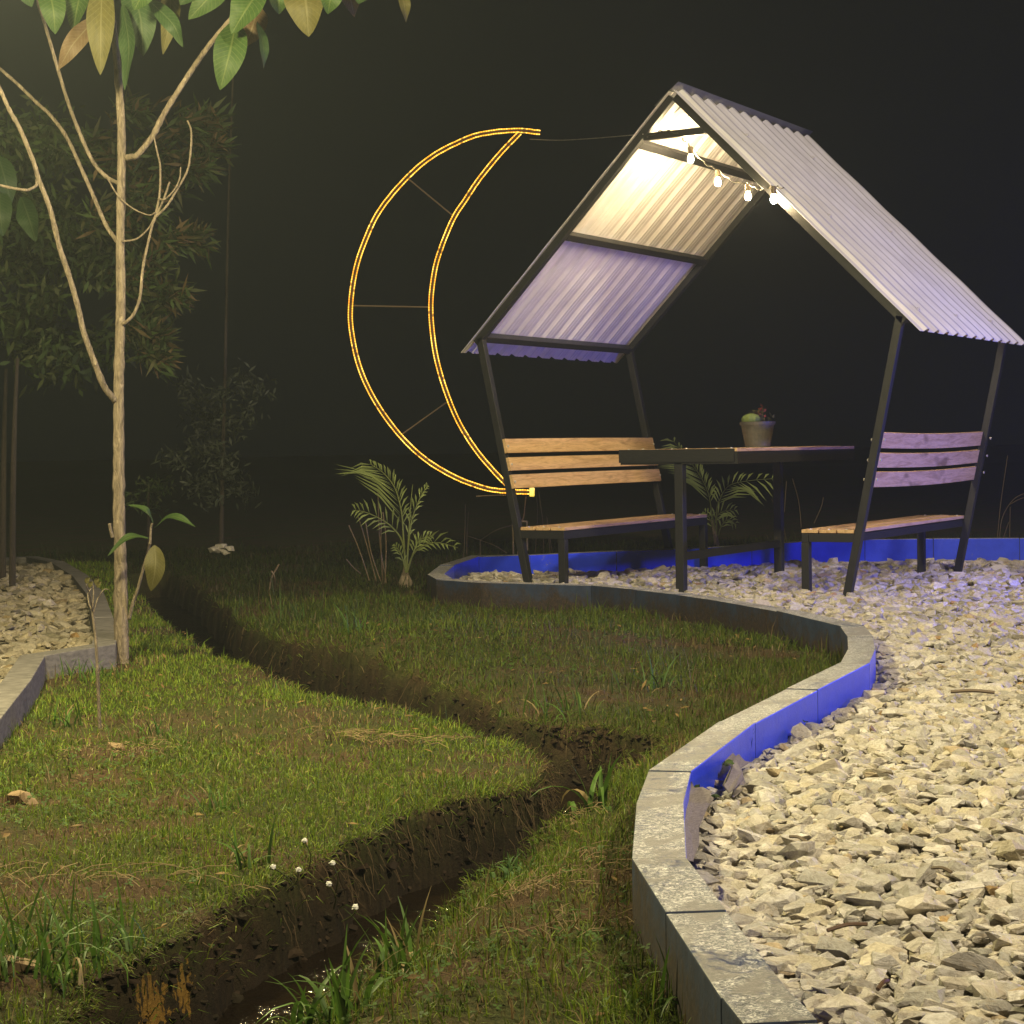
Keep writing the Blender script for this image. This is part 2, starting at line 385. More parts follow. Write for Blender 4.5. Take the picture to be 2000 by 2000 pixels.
def sdist(P, poly):                            # signed distance: negative inside
    P = np.asarray(P, float); n = len(poly); d2 = np.full(len(P), 1e9); ins = np.zeros(len(P), bool)
    for i in range(n):
        a = poly[i]; b = poly[(i + 1) % n]; e = b - a; w = P - a
        t = np.clip((w @ e) / (e @ e), 0, 1); d2 = np.minimum(d2, ((w - t[:, None] * e) ** 2).sum(1))
        c = ((a[1] <= P[:, 1]) & (b[1] > P[:, 1])) | ((b[1] <= P[:, 1]) & (a[1] > P[:, 1]))
        with np.errstate(divide='ignore', invalid='ignore'):
            xx = a[0] + (P[:, 1] - a[1]) / (b[1] - a[1]) * e[0]
        ins ^= c & (P[:, 0] < xx)
    return np.where(ins, -1, 1) * np.sqrt(d2)
_g = rng.random((64, 64))
def vnoise(P, s, seed=0):                      # smooth value noise
    q = np.asarray(P, float) * s + 17.3 * (seed + 1); i = np.floor(q).astype(int); f = q - i; f = f * f * (3 - 2 * f)
    g = lambda a, b: _g[(i[:, 0] + a) % 64, (i[:, 1] + b) % 64]
    return (g(0, 0) * (1 - f[:, 0]) + g(1, 0) * f[:, 0]) * (1 - f[:, 1]) + (g(0, 1) * (1 - f[:, 0]) + g(1, 1) * f[:, 0]) * f[:, 1]
def fbm(P, s, seed=0): return sum(vnoise(P, s * 2 ** k, seed + k) / 2 ** k for k in range(4)) / 1.875
MOUND = gp(900, 1275, ZL)[:2]
SPOTS = [(gp(x, y, ZL)[:2], rr) for x, y, rr in [(225, 1475, .24), (190, 1520, .20), (330, 1560, .16), (25, 1565, .16), (150, 1625, .2), (330, 1610, .14), (60, 1735, .18), (230, 1735, .18), (420, 1775, .12), (390, 1265, .18), (760, 1455, .10), (30, 1920, .10), (620, 1250, .3), (900, 1225, .22), (1010, 1270, .2), (1090, 1195, .18), (1030, 1745, .10), (870, 1885, .12), (1205, 1720, .12), (1215, 1790, .12)]]
def spots(P):
    P = np.asarray(P, float); m = np.zeros(len(P)); j = fbm(P, 6, 31)
    for c, rr in SPOTS: m = np.maximum(m, np.clip((1 - np.hypot(*(P - c).T) / rr) * 2.2 + (j - .5) * 2.0, 0, 1))
    return m
def ground_z(P):
    P = np.asarray(P, float)
    d = sdist(P, DITCH) + (fbm(P, 5, 3) - .5) * .12
    z = ZL + (fbm(P, 1.2, 1) - .5) * .05 + (fbm(P, 9, 5) - .5) * .018
    z = z + .13 * np.exp(-(np.hypot(*(P - MOUND).T) / 1.0) ** 2)
    k = np.clip(-d / .05, 0, 1); k = k * k * (3 - 2 * k)
    db = np.full(len(P), 9.); bd = np.zeros(len(P))
    for i in range(len(BLIP) - 1):
        e = BLIP[i + 1] - BLIP[i]; w = P - BLIP[i]; t = np.clip((w @ e) / (e @ e), 0, 1); h_ = np.hypot(*(w - t[:, None] * e).T); nb = h_ < db; bd = np.where(nb, BDROP[i] * (1 - t) + BDROP[i + 1] * t, bd); db = np.minimum(db, h_)
    z = z - bd * np.exp(-(db / .24) ** 2)                # the near bank slopes down to its lip
    floor_ = -.34 - .05 * np.clip(-d / .3, 0, 1) + (fbm(P, 14, 8) - .5) * .06
    z = z * (1 - k) + floor_ * k - .02 * np.exp(-np.maximum(d, 0) / .12)
    dr = np.minimum(sdist(P, bedR), sdist(P, bedL)); z = np.where(dr < 0, np.minimum(z, -.10), z)
    return z, d, dr
# terrain sheet: finer near the camera
ds = np.concatenate([np.geomspace(1.5, 17, 560), np.geomspace(17.4, 260, 50)])
an = np.radians(np.linspace(-36, 36, 380))
Dg, Ag = np.meshgrid(ds, an, indexing='ij')
XY = CP[:2] + FH[:2] * (Dg * np.cos(Ag)).ravel()[:, None] + RT[:2] * (Dg * np.sin(Ag)).ravel()[:, None]
Z, dd, dr = ground_z(XY)
far = np.hypot(*(XY - CP[:2]).T); Z = Z + np.clip((far - 19) / 60, 0, 1) * (fbm(XY, .05, 2)) * .8
nr, nc = Dg.shape; I = np.arange(nr * nc).reshape(nr, nc)
fx = np.stack([I[:-1, :-1], I[:-1, 1:], I[1:, 1:], I[1:, :-1]], -1).reshape(-1, 4)[:, ::-1]
soil = np.clip((.0 - dd) / .04 + .3, 0, 1)
cl1 = gp(285, 1842, ZL)[:2]; cl2 = gp(352, 1812, ZL)[:2]
clay = np.clip(np.maximum(1 - np.hypot(*(XY - cl1).T) / .13, .85 - np.hypot(*(XY - cl2).T) / .09), 0, 1) * (dd < .01) * np.clip((-.10 - Z) / .03, 0, 1) * np.clip((Z + .33) / .05, 0, 1)
me = npmesh('ground', np.column_stack([XY, Z]), np.full(len(fx), 4), fx.ravel(), MAT['ground'], True,
            {'soil': ('POINT', 'FLOAT', soil), 'bare': ('POINT', 'FLOAT', spots(XY)), 'clay': ('POINT', 'FLOAT', clay)})
tag(link('ground', me), 'grass and soil ground cut by a narrow winding ditch', kind='structure')
wv = DITCH; ww = offset(wv, 0)
bmw = bmesh.new(); fc = bmw.faces.new([bmw.verts.new((p[0], p[1], -.295)) for p in wv]); bmesh.ops.triangulate(bmw, faces=[fc]);
mw = bpy.data.meshes.new('ditch_water'); bmw.to_mesh(mw); bmw.free(); mw.materials.append(MAT['water'])
for p in mw.polygons: p.use_smooth = False
tag(link('ditch_water', mw), 'shallow dark water glinting at the bottom of the ditch', kind='structure')

# ------------------------------------------------------------------ kerbs
def kerb(name, OUT, INN, label, zb=-.16, ZZ=None, mt='kerb'):
    ZZ = ZZ or [ZK] * len(OUT)
    root = empty(name, (*OUT[len(OUT) // 2], ZL)); tag(root, label, 'kerb')
    for i in range(len(OUT) - 1):
        o0, o1, i0, i1 = OUT[i].copy(), OUT[i + 1].copy(), INN[i].copy(), INN[i + 1].copy()
        g = .002
        for a, b in ((o0, o1), (i0, i1)):
            e = (b - a); e = e / np.linalg.norm(e) * g; a += e; b -= e
        zt = random.uniform(-.003, .003); za = ZZ[i] + zt; zc2 = ZZ[i + 1] + zt
        b = MB(); vs = [(*o0, zb), (*o1, zb), (*i1, zb), (*i0, zb), (*o0, za), (*o1, zc2), (*i1, zc2), (*i0, za)]
        b.add(vs, [(3, 2, 1, 0), (4, 5, 6, 7), (0, 1, 5, 4), (1, 2, 6, 5), (2, 3, 7, 6), (3, 0, 4, 7)])
        me = b.mesh('kerb_block', MAT[mt], bevel=.004); me.materials.append(MAT['kerbo' if mt == 'kerb' else mt])
        bm = bmesh.new(); bm.from_mesh(me); bmesh.ops.recalc_face_normals(bm, faces=bm.faces); bm.to_mesh(me); bm.free()
        nrm = np.array([-(o1 - o0)[1], (o1 - o0)[0]]); 
        if nrm @ (o0 - i0) < 0: nrm = -nrm
        nrm /= np.linalg.norm(nrm)
        for p in me.polygons:
            if p.normal.x * nrm[0] + p.normal.y * nrm[1] > .8 or abs(p.normal.x * nrm[1] - p.normal.y * nrm[0]) > .75: p.material_index = 1
        link('kerb_block', me, root)
    jb = MB()
    j = [(*OUT[i], ) for i in range(1, len(OUT) - 1)]
    for i in range(1, len(OUT) - 1):
        a = OUT[i] + (INN[i] - OUT[i]) * .03; c = INN[i] + (OUT[i] - INN[i]) * .03
        jb.bar((*a, ZZ[i] - .133), (*c, ZZ[i] - .133), .02, .25)
    jb.build('joint_mortar', MAT['kerbo'], root)
kerb('gravel_kerb', KO, KI, 'long winding kerb of blue painted blocks edging the big gravel bed', ZZ=KZ)
kerb('gravel_kerb', LO, LI, 'short plain grey kerb round the small gravel bed behind the tree', mt='kerbg', ZZ=[.06] * len(LO))

# ------------------------------------------------------------------ gravel
def fill(name, poly, z, mat, parent=None):
    bm = bmesh.new(); f = bm.faces.new([bm.verts.new((p[0], p[1], z)) for p in poly]); bmesh.ops.triangulate(bm, faces=[f])
    bmesh.ops.recalc_face_normals(bm, faces=bm.faces)
    if sum(f.normal.z * f.calc_area() for f in bm.faces) < 0: bmesh.ops.reverse_faces(bm, faces=bm.faces)
    me = bpy.data.meshes.new(name); bm.to_mesh(me); bm.free(); me.materials.append(mat)
    return link(name, me, parent)
TINTS = [(.62, .58, .50), (.56, .53, .47), (.66, .63, .57), (.48, .46, .42), (.60, .55, .43), (.40, .39, .36), (.68, .66, .62), (.55, .51, .43), (.52, .42, .27), (.58, .56, .52)]
PROTO = []
for k in range(30):
    bm = bmesh.new(); n = random.randint(14, 22)
    sx, sy, sz = random.uniform(.9, 1.4), random.uniform(.7, 1.0), random.uniform(.34, .62)
    for _ in range(n):
        v = Vector((random.gauss(0, 1), random.gauss(0, 1), random.gauss(0, 1))).normalized() * random.uniform(.82, 1.12)
        # squarish: push towards a box a little
        v = Vector([math.copysign(abs(c) ** .75, c) for c in v])
        bm.verts.new((v.x * sx, v.y * sy, v.z * sz))
    r = bmesh.ops.convex_hull(bm, input=bm.verts[:])
    bmesh.ops.delete(bm, geom=[v for v in bm.verts if not v.link_faces], context='VERTS')
    bmesh.ops.recalc_face_normals(bm, faces=bm.faces)
    bm.verts.ensure_lookup_table()
    V = np.array([v.co[:] for v in bm.verts]); Fc = np.array([[v.index for v in f.verts] for f in bm.faces]); bm.free()
    PROTO.append((V, Fc))
def rotm(n):                                   # random mostly-flat rotations
    a = rng.random(n) * 2 * np.pi; b = rng.normal(0, .28, n); c = rng.normal(0, .28, n)
    ca, sa, cb, sb, cc, s2 = np.cos(a), np.sin(a), np.cos(b), np.sin(b), np.cos(c), np.sin(c); o = np.zeros(n); i = np.ones(n)
    Rz = np.array([[ca, -sa, o], [sa, ca, o], [o, o, i]]).transpose(2, 0, 1)
    Rx = np.array([[i, o, o], [o, cb, -sb], [o, sb, cb]]).transpose(2, 0, 1)
    Ry = np.array([[cc, o, s2], [o, i, o], [-s2, o, cc]]).transpose(2, 0, 1)
    return Rz @ Rx @ Ry
def tint_pick(n):
    t = np.array(TINTS)[rng.choice(len(TINTS), n, p=[.17, .14, .13, .12, .11, .08, .08, .09, .02, .06])]
    t = t * rng.uniform(.82, 1.1, (n, 1)); r = rng.random(n) < .004; t[r] = (.46, .30, .12); g2 = rng.random(n) < .10; t[g2] *= .62
    return np.column_stack([np.clip(t, 0, .8), np.ones(n)])
def gravel(bed, poly, P, rad, zc, label_single=True, dim=1.0):
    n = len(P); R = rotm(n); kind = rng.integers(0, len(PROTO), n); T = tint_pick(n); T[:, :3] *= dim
    x, y, d = project(np.column_stack([P, zc])); vis = (x > -20) & (x < 2020) & (y > -20) & (y < 2030) & (d > 0)
    order = np.argsort(-(vis * rad / d)); single = np.zeros(n, bool)
    if label_single: single[order[:292]] = True
    VV, FF, CC = [], [], []; off = 0
    for k, (V, Fc) in enumerate(PROTO):
        s = np.where((kind == k) & ~single)[0]
        if not len(s): continue
        W = np.einsum('nij,vj->nvi', R[s], V) * rad[s][:, None, None] + np.column_stack([P[s], zc[s]])[:, None, :]
        VV.append(W.reshape(-1, 3)); m = len(V)
        FF.append((Fc[None] + (np.arange(len(s)) * m + off)[:, None, None]).reshape(-1, 3)); off += m * len(s)
        CC.append(np.repeat(T[s], m, 0))
    me = npmesh('gravel_stones', np.vstack(VV), np.full(sum(map(len, FF)), 3), np.vstack(FF).ravel(), MAT['stone'], False,
                {'tint': ('POINT', 'FLOAT_COLOR', np.vstack(CC))})
    o = link('gravel_stones', me, bed); o['kind'] = 'stuff'
    ms = []
    for k, (V, Fc) in enumerate(PROTO):
        t = np.repeat(tint_pick(1) if k > 1 else np.array([[.42, .34, .23, 1]]), len(V), 0)
        ms.append(npmesh('stone', V * .035, np.full(len(Fc), 3), Fc.ravel(), MAT['stone'], False, {'tint': ('POINT', 'FLOAT_COLOR', t)}))
    for q in np.where(single)[0]:
        kk = kind[q]
        if kk < 2 and random.random() < .8: kk = random.randint(2, 29)
        o = bpy.data.objects.new('stone', ms[kk]); COL.objects.link(o); o.parent = bed
        o.matrix_parent_inverse = world_of(bed).inverted()
        o.matrix_basis = Matrix.Translation((P[q][0], P[q][1], zc[q])) @ Matrix(R[q].tolist()).to_4x4() @ Matrix.Scale(rad[q] / .035, 4)
def scatter(n, d0, d1, a0, a1, power=1.0):     # positions in a fan before the camera, uniform on the ground
    d = np.sqrt(rng.random(n) * (d1 * d1 - d0 * d0) + d0 * d0); a = np.radians(rng.uniform(a0, a1, n))
    return CP[:2] + FH[:2] * (d * np.cos(a))[:, None] + RT[:2] * (d * np.sin(a))[:, None], d
def heap(P): return (fbm(P, 1.6, 7) - .5) * .07 + (fbm(P, .5, 9) - .5) * .04
bed = tag(fill('gravel_bed', offset(bedR[:len(KO)], 0).tolist() + bedR[len(KO):].tolist(), -.035, MAT['gbase']), 'big bed of crushed white stones under the pavilion', kind='structure')
def bedpts(dens, d0, d1, a0, a1, poly, margin):
    n = int(dens * .5 * math.radians(a1 - a0) * (d1 * d1 - d0 * d0)); P, d = scatter(n, d0, d1, a0, a1)
    s = sdist(P, poly); k = s < -margin; return P[k], d[k], s[k]
Ps, rs = [], []
for dens, d0, d1, rr in ((1550, 2.2, 7.5, .0232), (900, 7.5, 12.5, .0265), (420, 12.5, 20.5, .034)):
    P, d, s = bedpts(dens, d0, d1, -6, 27, bedR, .075); Ps.append(P); rs.append(rr * np.exp(rng.normal(-.02, .31, len(P))))
P, d, s_f = bedpts(950, 2.2, 7.8, -6, 27, bedR, .07); Ps.append(P); rs.append(.0125 * np.exp(rng.normal(0, .25, len(P)))); n_fill = len(P)
P = np.vstack(Ps); rad = np.clip(np.concatenate(rs), .008, .062)
sR = -sdist(P, bedR)
farP = (P - CP[:2]) @ FH[:2]; zc = ZG - .008 - .045 * np.clip((farP - 14.2) / 1.5, 0, 1) + heap(P) + rng.normal(0, .006, len(P)) - .03 * np.exp(-sR / .10) + (rad - .027) * .2
zc[-n_fill:] -= .004
gravel(bed, bedR, P, rad, zc)
bed2 = tag(fill('small_gravel_bed', bedL, -.035, MAT['gbase']), 'small bed of crushed stones at the left edge behind the tree', kind='structure')
n = 7000; P2, d2_ = scatter(n, 6.5, 17, -24, -9); s2 = sdist(P2, bedL); k = s2 < -.07; P2 = P2[k]
r2 = np.clip(.034 * np.exp(rng.normal(0, .3, len(P2))), .014, .06); z2 = .01 + heap(P2) * .8 + rng.normal(0, .010, len(P2))
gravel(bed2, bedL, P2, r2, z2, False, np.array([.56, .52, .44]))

# ------------------------------------------------------------------ grass
def blades(P, z, length, width, lean, tints, droop=.5, az=None):
    n = len(P); az = rng.random(n) * 2 * np.pi if az is None else az
    d = np.column_stack([np.cos(az), np.sin(az)]); side = np.column_stack([-d[:, 1], d[:, 0]])
    tw = rng.normal(0, .7, n); ct, st = np.cos(tw)[:, None], np.sin(tw)[:, None]; side = side * ct + d * st
    b = np.column_stack([P, z - .006]); L = length[:, None]; le = lean[:, None]
    up = np.array([0, 0, 1.])
    m = b + up * L * .55 * np.cos(le * .7) + np.column_stack([d, np.zeros(n)]) * L * .55 * np.sin(le * .7)
    t = m + up * L * .5 * np.cos(le * 1.5) * (1 - droop * .3) + np.column_stack([d, np.zeros(n)]) * L * .5 * np.sin(np.minimum(le * 1.5, 1.6))
    S = np.column_stack([side, np.zeros(n)]) * width[:, None] / 2
    V = np.stack([b - S, b + S, m + S * .85, m - S * .85, t], 1).reshape(-1, 3)
    o = (np.arange(n) * 5)[:, None]
    Fq = np.column_stack([o + 0, o + 1, o + 2, o + 3]); Ft = np.column_stack([o + 3, o + 2, o + 4])
    idx = np.column_stack([Fq, Ft]).ravel(); fn = np.tile([4, 3], n)
    return V, fn, idx, np.repeat(np.column_stack([tints, np.ones(n)]), 5, 0)
def grass_tints(P, n, green=1.0):
    g = np.array([(.065, .125, .014), (.09, .15, .018), (.05, .10, .014), (.12, .165, .022), (.11, .185, .02)])[rng.integers(0, 5, n)] * np.array([1.55, 1.35, 1.0])
    br = np.array([(.20, .14, .06), (.14, .09, .035), (.24, .19, .09)])[rng.integers(0, 3, n)]
    pb = np.maximum(np.clip((fbm(P, 1.9, 11) - .54) * 3.6, 0, .8) * green + .08, spots(P) * .5)
    k = rng.random(n) < pb; g = np.where(k[:, None], br, g)
    return g * rng.uniform(.7, 1.25, (n, 1))
def plant_grass(name, label, region, dens, green=1.0, lenmul=1.0, mul=1.0, farmul=1.0):
    out = []
    for d0, d1, q, w in ((2.6, 6, 1.0, .0032), (6, 9, .75, .0040), (9, 13, .42, .0055), (13, 20, .16, .008)):
        a0, a1 = -21, 17
        n = int(dens * q * .5 * math.radians(a1 - a0) * (d1 * d1 - d0 * d0)); P, d = scatter(n, d0, d1, a0, a1)
        k = region(P); P = P[k]; z, ds_, dr_ = ground_z(P); k = (ds_ > -.004) & (dr_ > .05); 
        P, z, ds_ = P[k], z[k], ds_[k]
        # thinner where the lawn is worn
        worn = np.maximum(np.clip((fbm(P, 1.9, 11) - .46) * 3.2, 0, .75), spots(P) * .62); k = rng.random(len(P)) > worn; P, z, ds_ = P[k], z[k], ds_[k]; n = len(P)
        tuft = fbm(P, 3.2, 21) ** 2 * 2.2
        L = (.022 + .030 * rng.random(n) ** 1.5 + .035 * tuft * rng.random(n)) * lenmul * (1 + .9 * (rng.random(n) < .05)) * (1 + .5 * (w - .0032) / .005)
        out.append(blades(P, z, L, np.full(n, w) * rng.uniform(.6, 1.2, n), np.abs(rng.normal(.62, .48, n)), grass_tints(P, n, green) * mul * (farmul if d0 > 12 else 1)))  # farmul darkens the farthest blades in place of lamp falloff
    o = 0; V, fn, ix, C = [], [], [], []
    for a, b, c, e in out: V.append(a); fn.append(b); ix.append(c + o); C.append(e); o += len(a)
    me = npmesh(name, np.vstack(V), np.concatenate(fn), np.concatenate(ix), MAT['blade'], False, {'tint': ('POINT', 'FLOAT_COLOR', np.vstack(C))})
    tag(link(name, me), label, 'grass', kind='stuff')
# which lawn: left of the ditch (A), right of it next to the kerb (B), beyond it (C)
tipA = gp(1066, 1490, ZL)[:2]
polyA = np.array([gp(x, y, ZL)[:2] for x, y in [(-200, 2350)] + dA[1:] + [(200, 1100), (-400, 1120)]] + [loc(2.0, -3, 0)[:2]])
polyB = np.array([gp(x, y, ZL)[:2] for x, y in dB[14:]] + [loc(1.2, 0, 0)[:2], loc(1.2, 1.3, 0)[:2]] + [KO[i] for i in range(1, 9)])
inA = lambda P: sdist(P, polyA) < .05
inB = lambda P: (sdist(P, polyB) < .05)
inC = lambda P: (sdist(P, polyA) > .05) & (sdist(P, polyB) > .05)
plant_grass('lawn_grass', 'short bright green grass on the lawn left of the ditch', inA, 9500, .65, .66, 1.0)
plant_grass('lawn_grass', 'mown grass between the ditch and the near kerb', inB, 8200, 1.3, .95, .82)
plant_grass('lawn_grass', 'dim grass on the bank beyond the ditch below the far kerb', inC, 6200, 1.3, 1.0, .52, .45)  # bank tint darkened, far blades more, to stand in for weaker lamp light
# roots and drooping blades along the ditch rim
n = 5500; t = rng.random(n) * (len(DITCH) - 1.001); i = t.astype(int); fr = (t - i)[:, None]
P = DITCH[i] * (1 - fr) + DITCH[i + 1] * fr + rng.normal(0, .025, (n, 2)); z, ds_, dr_ = ground_z(P)
dist = np.hypot(*(P - CP[:2]).T); k = (z > -.25) & (dist < 15) & (dist > 2.4); P, z = P[k], z[k]; i = i[k]; n = len(P)
e = DITCH[i + 1] - DITCH[i]; az = np.arctan2(e[:, 1], e[:, 0]) + np.pi / 2
test = P + .08 * np.column_stack([np.cos(az), np.sin(az)]); az = np.where(sdist(test, DITCH) > 0, az + np.pi, az) + rng.normal(0, .5, n)
V, fn, ix, C = blades(P, z, rng.uniform(.02, .07, n), np.full(n, .003), np.abs(rng.normal(1.2, .35, n)), grass_tints(P, n, 1.2) * .8, 1.0, az)
me = npmesh('rim_grass', V, fn, ix, MAT['blade'], False, {'tint': ('POINT', 'FLOAT_COLOR', C)})
tag(link('rim_grass', me), 'ragged grass and roots hanging over the ditch edges', 'grass', kind='stuff')
# clods and crumbs on the ditch walls
n = 26000; t = rng.random(n) * (len(DITCH) - 1.001); i = t.astype(int); fr = (t - i)[:, None]
P = DITCH[i] * (1 - fr) + DITCH[i + 1] * fr + rng.normal(0, .07, (n, 2)); z, ds_, _d = ground_z(P); dist = np.hypot(*(P - CP[:2]).T)
k = (ds_ < .004) & (ds_ > -.16) & (dist < 12) & (dist > 2.4) & (z < -.085); P, z = P[k][:5500], z[k][:5500]; n = len(P)
R = rotm(n); rd = np.clip(.0075 * np.exp(rng.normal(0, .5, n)), .004, .026); kd = rng.integers(0, 30, n); VV, FF, CC = [], [], []; off = 0
tn = np.array([(.024, .016, .009), (.034, .022, .012), (.045, .030, .016), (.026, .02, .010)])[rng.integers(0, 4, n)]
for q in range(30):
    V, Fc = PROTO[q]; s_ = np.where(kd == q)[0]
    if not len(s_): continue
    W_ = np.einsum('nij,vj->nvi', R[s_], V) * rd[s_][:, None, None] + np.column_stack([P[s_], z[s_]])[:, None, :]
    VV.append(W_.reshape(-1, 3)); m = len(V); FF.append((Fc[None] + (np.arange(len(s_)) * m + off)[:, None, None]).reshape(-1, 3)); off += m * len(s_)
    CC.append(np.repeat(np.column_stack([tn[s_], np.ones(len(s_))]), m, 0))
me = npmesh('soil_clods', np.vstack(VV), np.full(sum(map(len, FF)), 3), np.vstack(FF).ravel(), MAT['straw'], False, {'tint': ('POINT', 'FLOAT_COLOR', np.vstack(CC))})
tag(link('soil_clods', me), 'crumbling dark soil clods on the ditch walls', 'soil', kind='stuff')
# pale roots hanging out of the cut bank
rb = MB(); cs = []
for _q in range(420):
    i = random.randrange(8, 17) if random.random() < .75 else random.randrange(len(dA), len(dA) + 12); f_ = random.random()
    p = DITCH[i] * (1 - f_) + DITCH[i + 1] * f_; e = DITCH[i + 1] - DITCH[i]; nn = np.array([-e[1], e[0]]); nn /= np.linalg.norm(nn)
    if sdist([p + nn * .05], DITCH)[0] > 0: nn = -nn
    p3 = np.array([p[0] + nn[0] * .015, p[1] + nn[1] * .015, ZL - random.uniform(.0, .12)]); L_ = random.uniform(.03, .13); pts = [p3]
    for q in range(4): pts.append(pts[-1] + np.array([nn[0] * .008 + random.gauss(0, .006), nn[1] * .008 + random.gauss(0, .006), -L_ / 4]))
    rb.tube(pts, [.0014, .0013, .0011, .0009, .0005], 3, cap=False); tt = random.uniform(.5, 1.4); cs += [(.10 * tt, .07 * tt, .035 * tt, 1)] * 15
me = rb.mesh('roots', MAT['straw']); a = me.attributes.new('tint', 'FLOAT_COLOR', 'POINT'); a.data.foreach_set('color', np.array(cs, np.float32).ravel()); tag(link('roots', me), 'thin pale roots hanging from the cut ditch bank', 'roots', kind='stuff')
# tiny clover leaves scattered through the turf
def clover(region_pts, n, spread, label):
    Vs, Fs, Cs = [], [], []; o = 0
    for (x, y) in region_pts:
        c = gp(x, y, ZL)[:2]; P = c + rng.normal(0, spread, (n, 2)); z, ds_, dr_ = ground_z(P)
        for p, zz, q in zip(P, z, ds_):
            if q < -.02: continue
            r = random.uniform(.004, .010); h = random.uniform(.012, .035); a = random.uniform(0, 6.28); nrm = np.array([random.gauss(0, .35), random.gauss(0, .35), 1]); nrm /= np.linalg.norm(nrm)
            u = np.cross(nrm, [math.cos(a), math.sin(a), 0]); u /= np.linalg.norm(u); v = np.cross(nrm, u); cc = np.array([p[0], p[1], zz + h])
            for q_ in range(3):
                g = q_ * 2.094; e = u * math.cos(g) + v * math.sin(g); f = np.cross(nrm, e)
                Vs += [cc, cc + e * r * .8 + f * r * .55, cc + e * r * 1.45, cc + e * r * .8 - f * r * .55]; Fs += [o, o + 1, o + 2, o + 3]; o += 4
                t = random.uniform(.7, 1.3); Cs += [(.05 * t, .095 * t, .018 * t, 1)] * 4
    me = npmesh('clover', np.array(Vs), np.full(len(Fs) // 4, 4), Fs, MAT['foli'], False, {'tint': ('POINT', 'FLOAT_COLOR', np.array(Cs))})
    tag(link('clover', me), label, 'clover', kind='stuff')
clover([(150, 1500), (60, 1600), (230, 1560), (900, 1300), (1050, 1330), (1180, 1280), (980, 1660), (860, 1900), (1150, 1850), (420, 1790)], 170, .22, 'small clover leaves scattered through the turf')

# fallen leaf scraps in the turf
P, d = scatter(900, 3, 12, -18, 14); z, ds_, dr_ = ground_z(P); k = (ds_ > .02) & (dr_ > .1); P, z = P[k][:420], z[k][:420]
C_ = np.column_stack([P, z + rng.uniform(.006, .03, len(P))]); Vs, Cs = [], []
for c in C_:
    a = random.uniform(0, 6.28); d = np.array([math.cos(a), math.sin(a), random.gauss(0, .35)]); q = np.cross(d, [random.gauss(0, .3), random.gauss(0, .3), 1]); q /= np.linalg.norm(q); L_ = random.uniform(.008, .02)
    Vs += [c - d * L_, c + q * L_ * .38 + [0, 0, .003], c + d * L_, c - q * L_ * .38]; t_ = random.uniform(.5, 1.4); Cs += [(.20 * t_, .13 * t_, .05 * t_, 1)] * 4
me = npmesh('leaf_litter', np.array(Vs), np.full(len(Vs) // 4, 4), np.arange(len(Vs)), MAT['foli'], False, {'tint': ('POINT', 'FLOAT_COLOR', np.array(Cs))})
tag(link('leaf_litter', me), 'small fallen brown leaf scraps in the turf', 'leaf litter', kind='stuff')

# long single clumps
def tuft(name, px, py, n, h, w, label, spread=.35, col=(.07, .14, .02), z=None, group=None, cat='grass tuft', r0=.03):
    c = gp(px, py, ZL if z is None else z); gz = ground_z([c[:2]])[0][0] if z is None else z; b = MB(); cs = []
    for k in range(n):
        a = random.uniform(0, 6.283); l = h * random.uniform(.55, 1.05); ln = abs(random.gauss(0, spread)) + .08
        p0 = np.array([c[0] + random.gauss(0, r0), c[1] + random.gauss(0, r0), gz - .01]); d = np.array([math.cos(a), math.sin(a), 0]); s = np.array([-d[1], d[0], 0])
        tw = random.uniform(-.9, .9); s = s * math.cos(tw) + d * math.sin(tw); pts = []; ang = ln * .4; p = p0.copy(); seg = 6
        for q in range(seg + 1):
            wq = w * (1 - (q / seg) ** 2.2) * .5 + .0004; pts.append(p - s * wq); pts.append(p + np.array([0, 0, -wq * .3])); pts.append(p + s * wq)
            p = p + (d * math.sin(ang) + np.array([0, 0, math.cos(ang)])) * l / seg; ang += ln * .38
        fs = []
        for q in range(seg):
            for e in (0, 1): fs.append((q * 3 + e, q * 3 + e + 1, q * 3 + e + 4, q * 3 + e + 3))
        b.add(pts, fs); t = random.uniform(.75, 1.25); straw = random.random() < .08
        cs += [((.25, .19, .09, 1) if straw else (col[0] * t, col[1] * t, col[2] * t, 1))] * len(pts)
    me = b.mesh(name, MAT['blade'], smooth=True); a = me.attributes.new('tint', 'FLOAT_COLOR', 'POINT'); a.data.foreach_set('color', np.array(cs, np.float32).ravel())
    return tag(link(name, me), label, cat, group)
tuft('grass_tuft', 650, 1925, 26, .23, .012, 'tall broad bladed tuft in the ditch at the bottom of the picture', .5, r0=.045)
tuft('grass_tuft', 790, 1822, 20, .22, .010, 'leaning green tuft on the near ditch bank below the white flowers', .7)
tuft('grass_tuft', 1168, 1568, 11, .27, .015, 'sharp bladed tuft where the ditch bends beside the kerb', .6)
tuft('grass_tuft', 470, 1680, 14, .13, .010, 'wide bladed weed on the left lawn rim above the white flowers', .8)
tuft('grass_tuft', 60, 1900, 60, .24, .007, 'long thin grass clump at the bottom left corner', .8, r0=.07)
tuft('grass_tuft', 170, 1840, 40, .16, .006, 'lush grass clump on the left bank above the yellow clay', .8, r0=.08)
tuft('grass_tuft', 690, 1270, 22, .20, .008, 'tufty weed at the left end of the far grass bank', .8)
tuft('grass_tuft', 1085, 1395, 34, .20, .006, 'drooping weed on the dark bank beyond the ditch tip', .9, r0=.09)
tuft('grass_tuft', 1290, 1350, 30, .20, .006, 'weed clump on the far bank beside the kerb bend', .7, (.05, .10, .02), r0=.10)
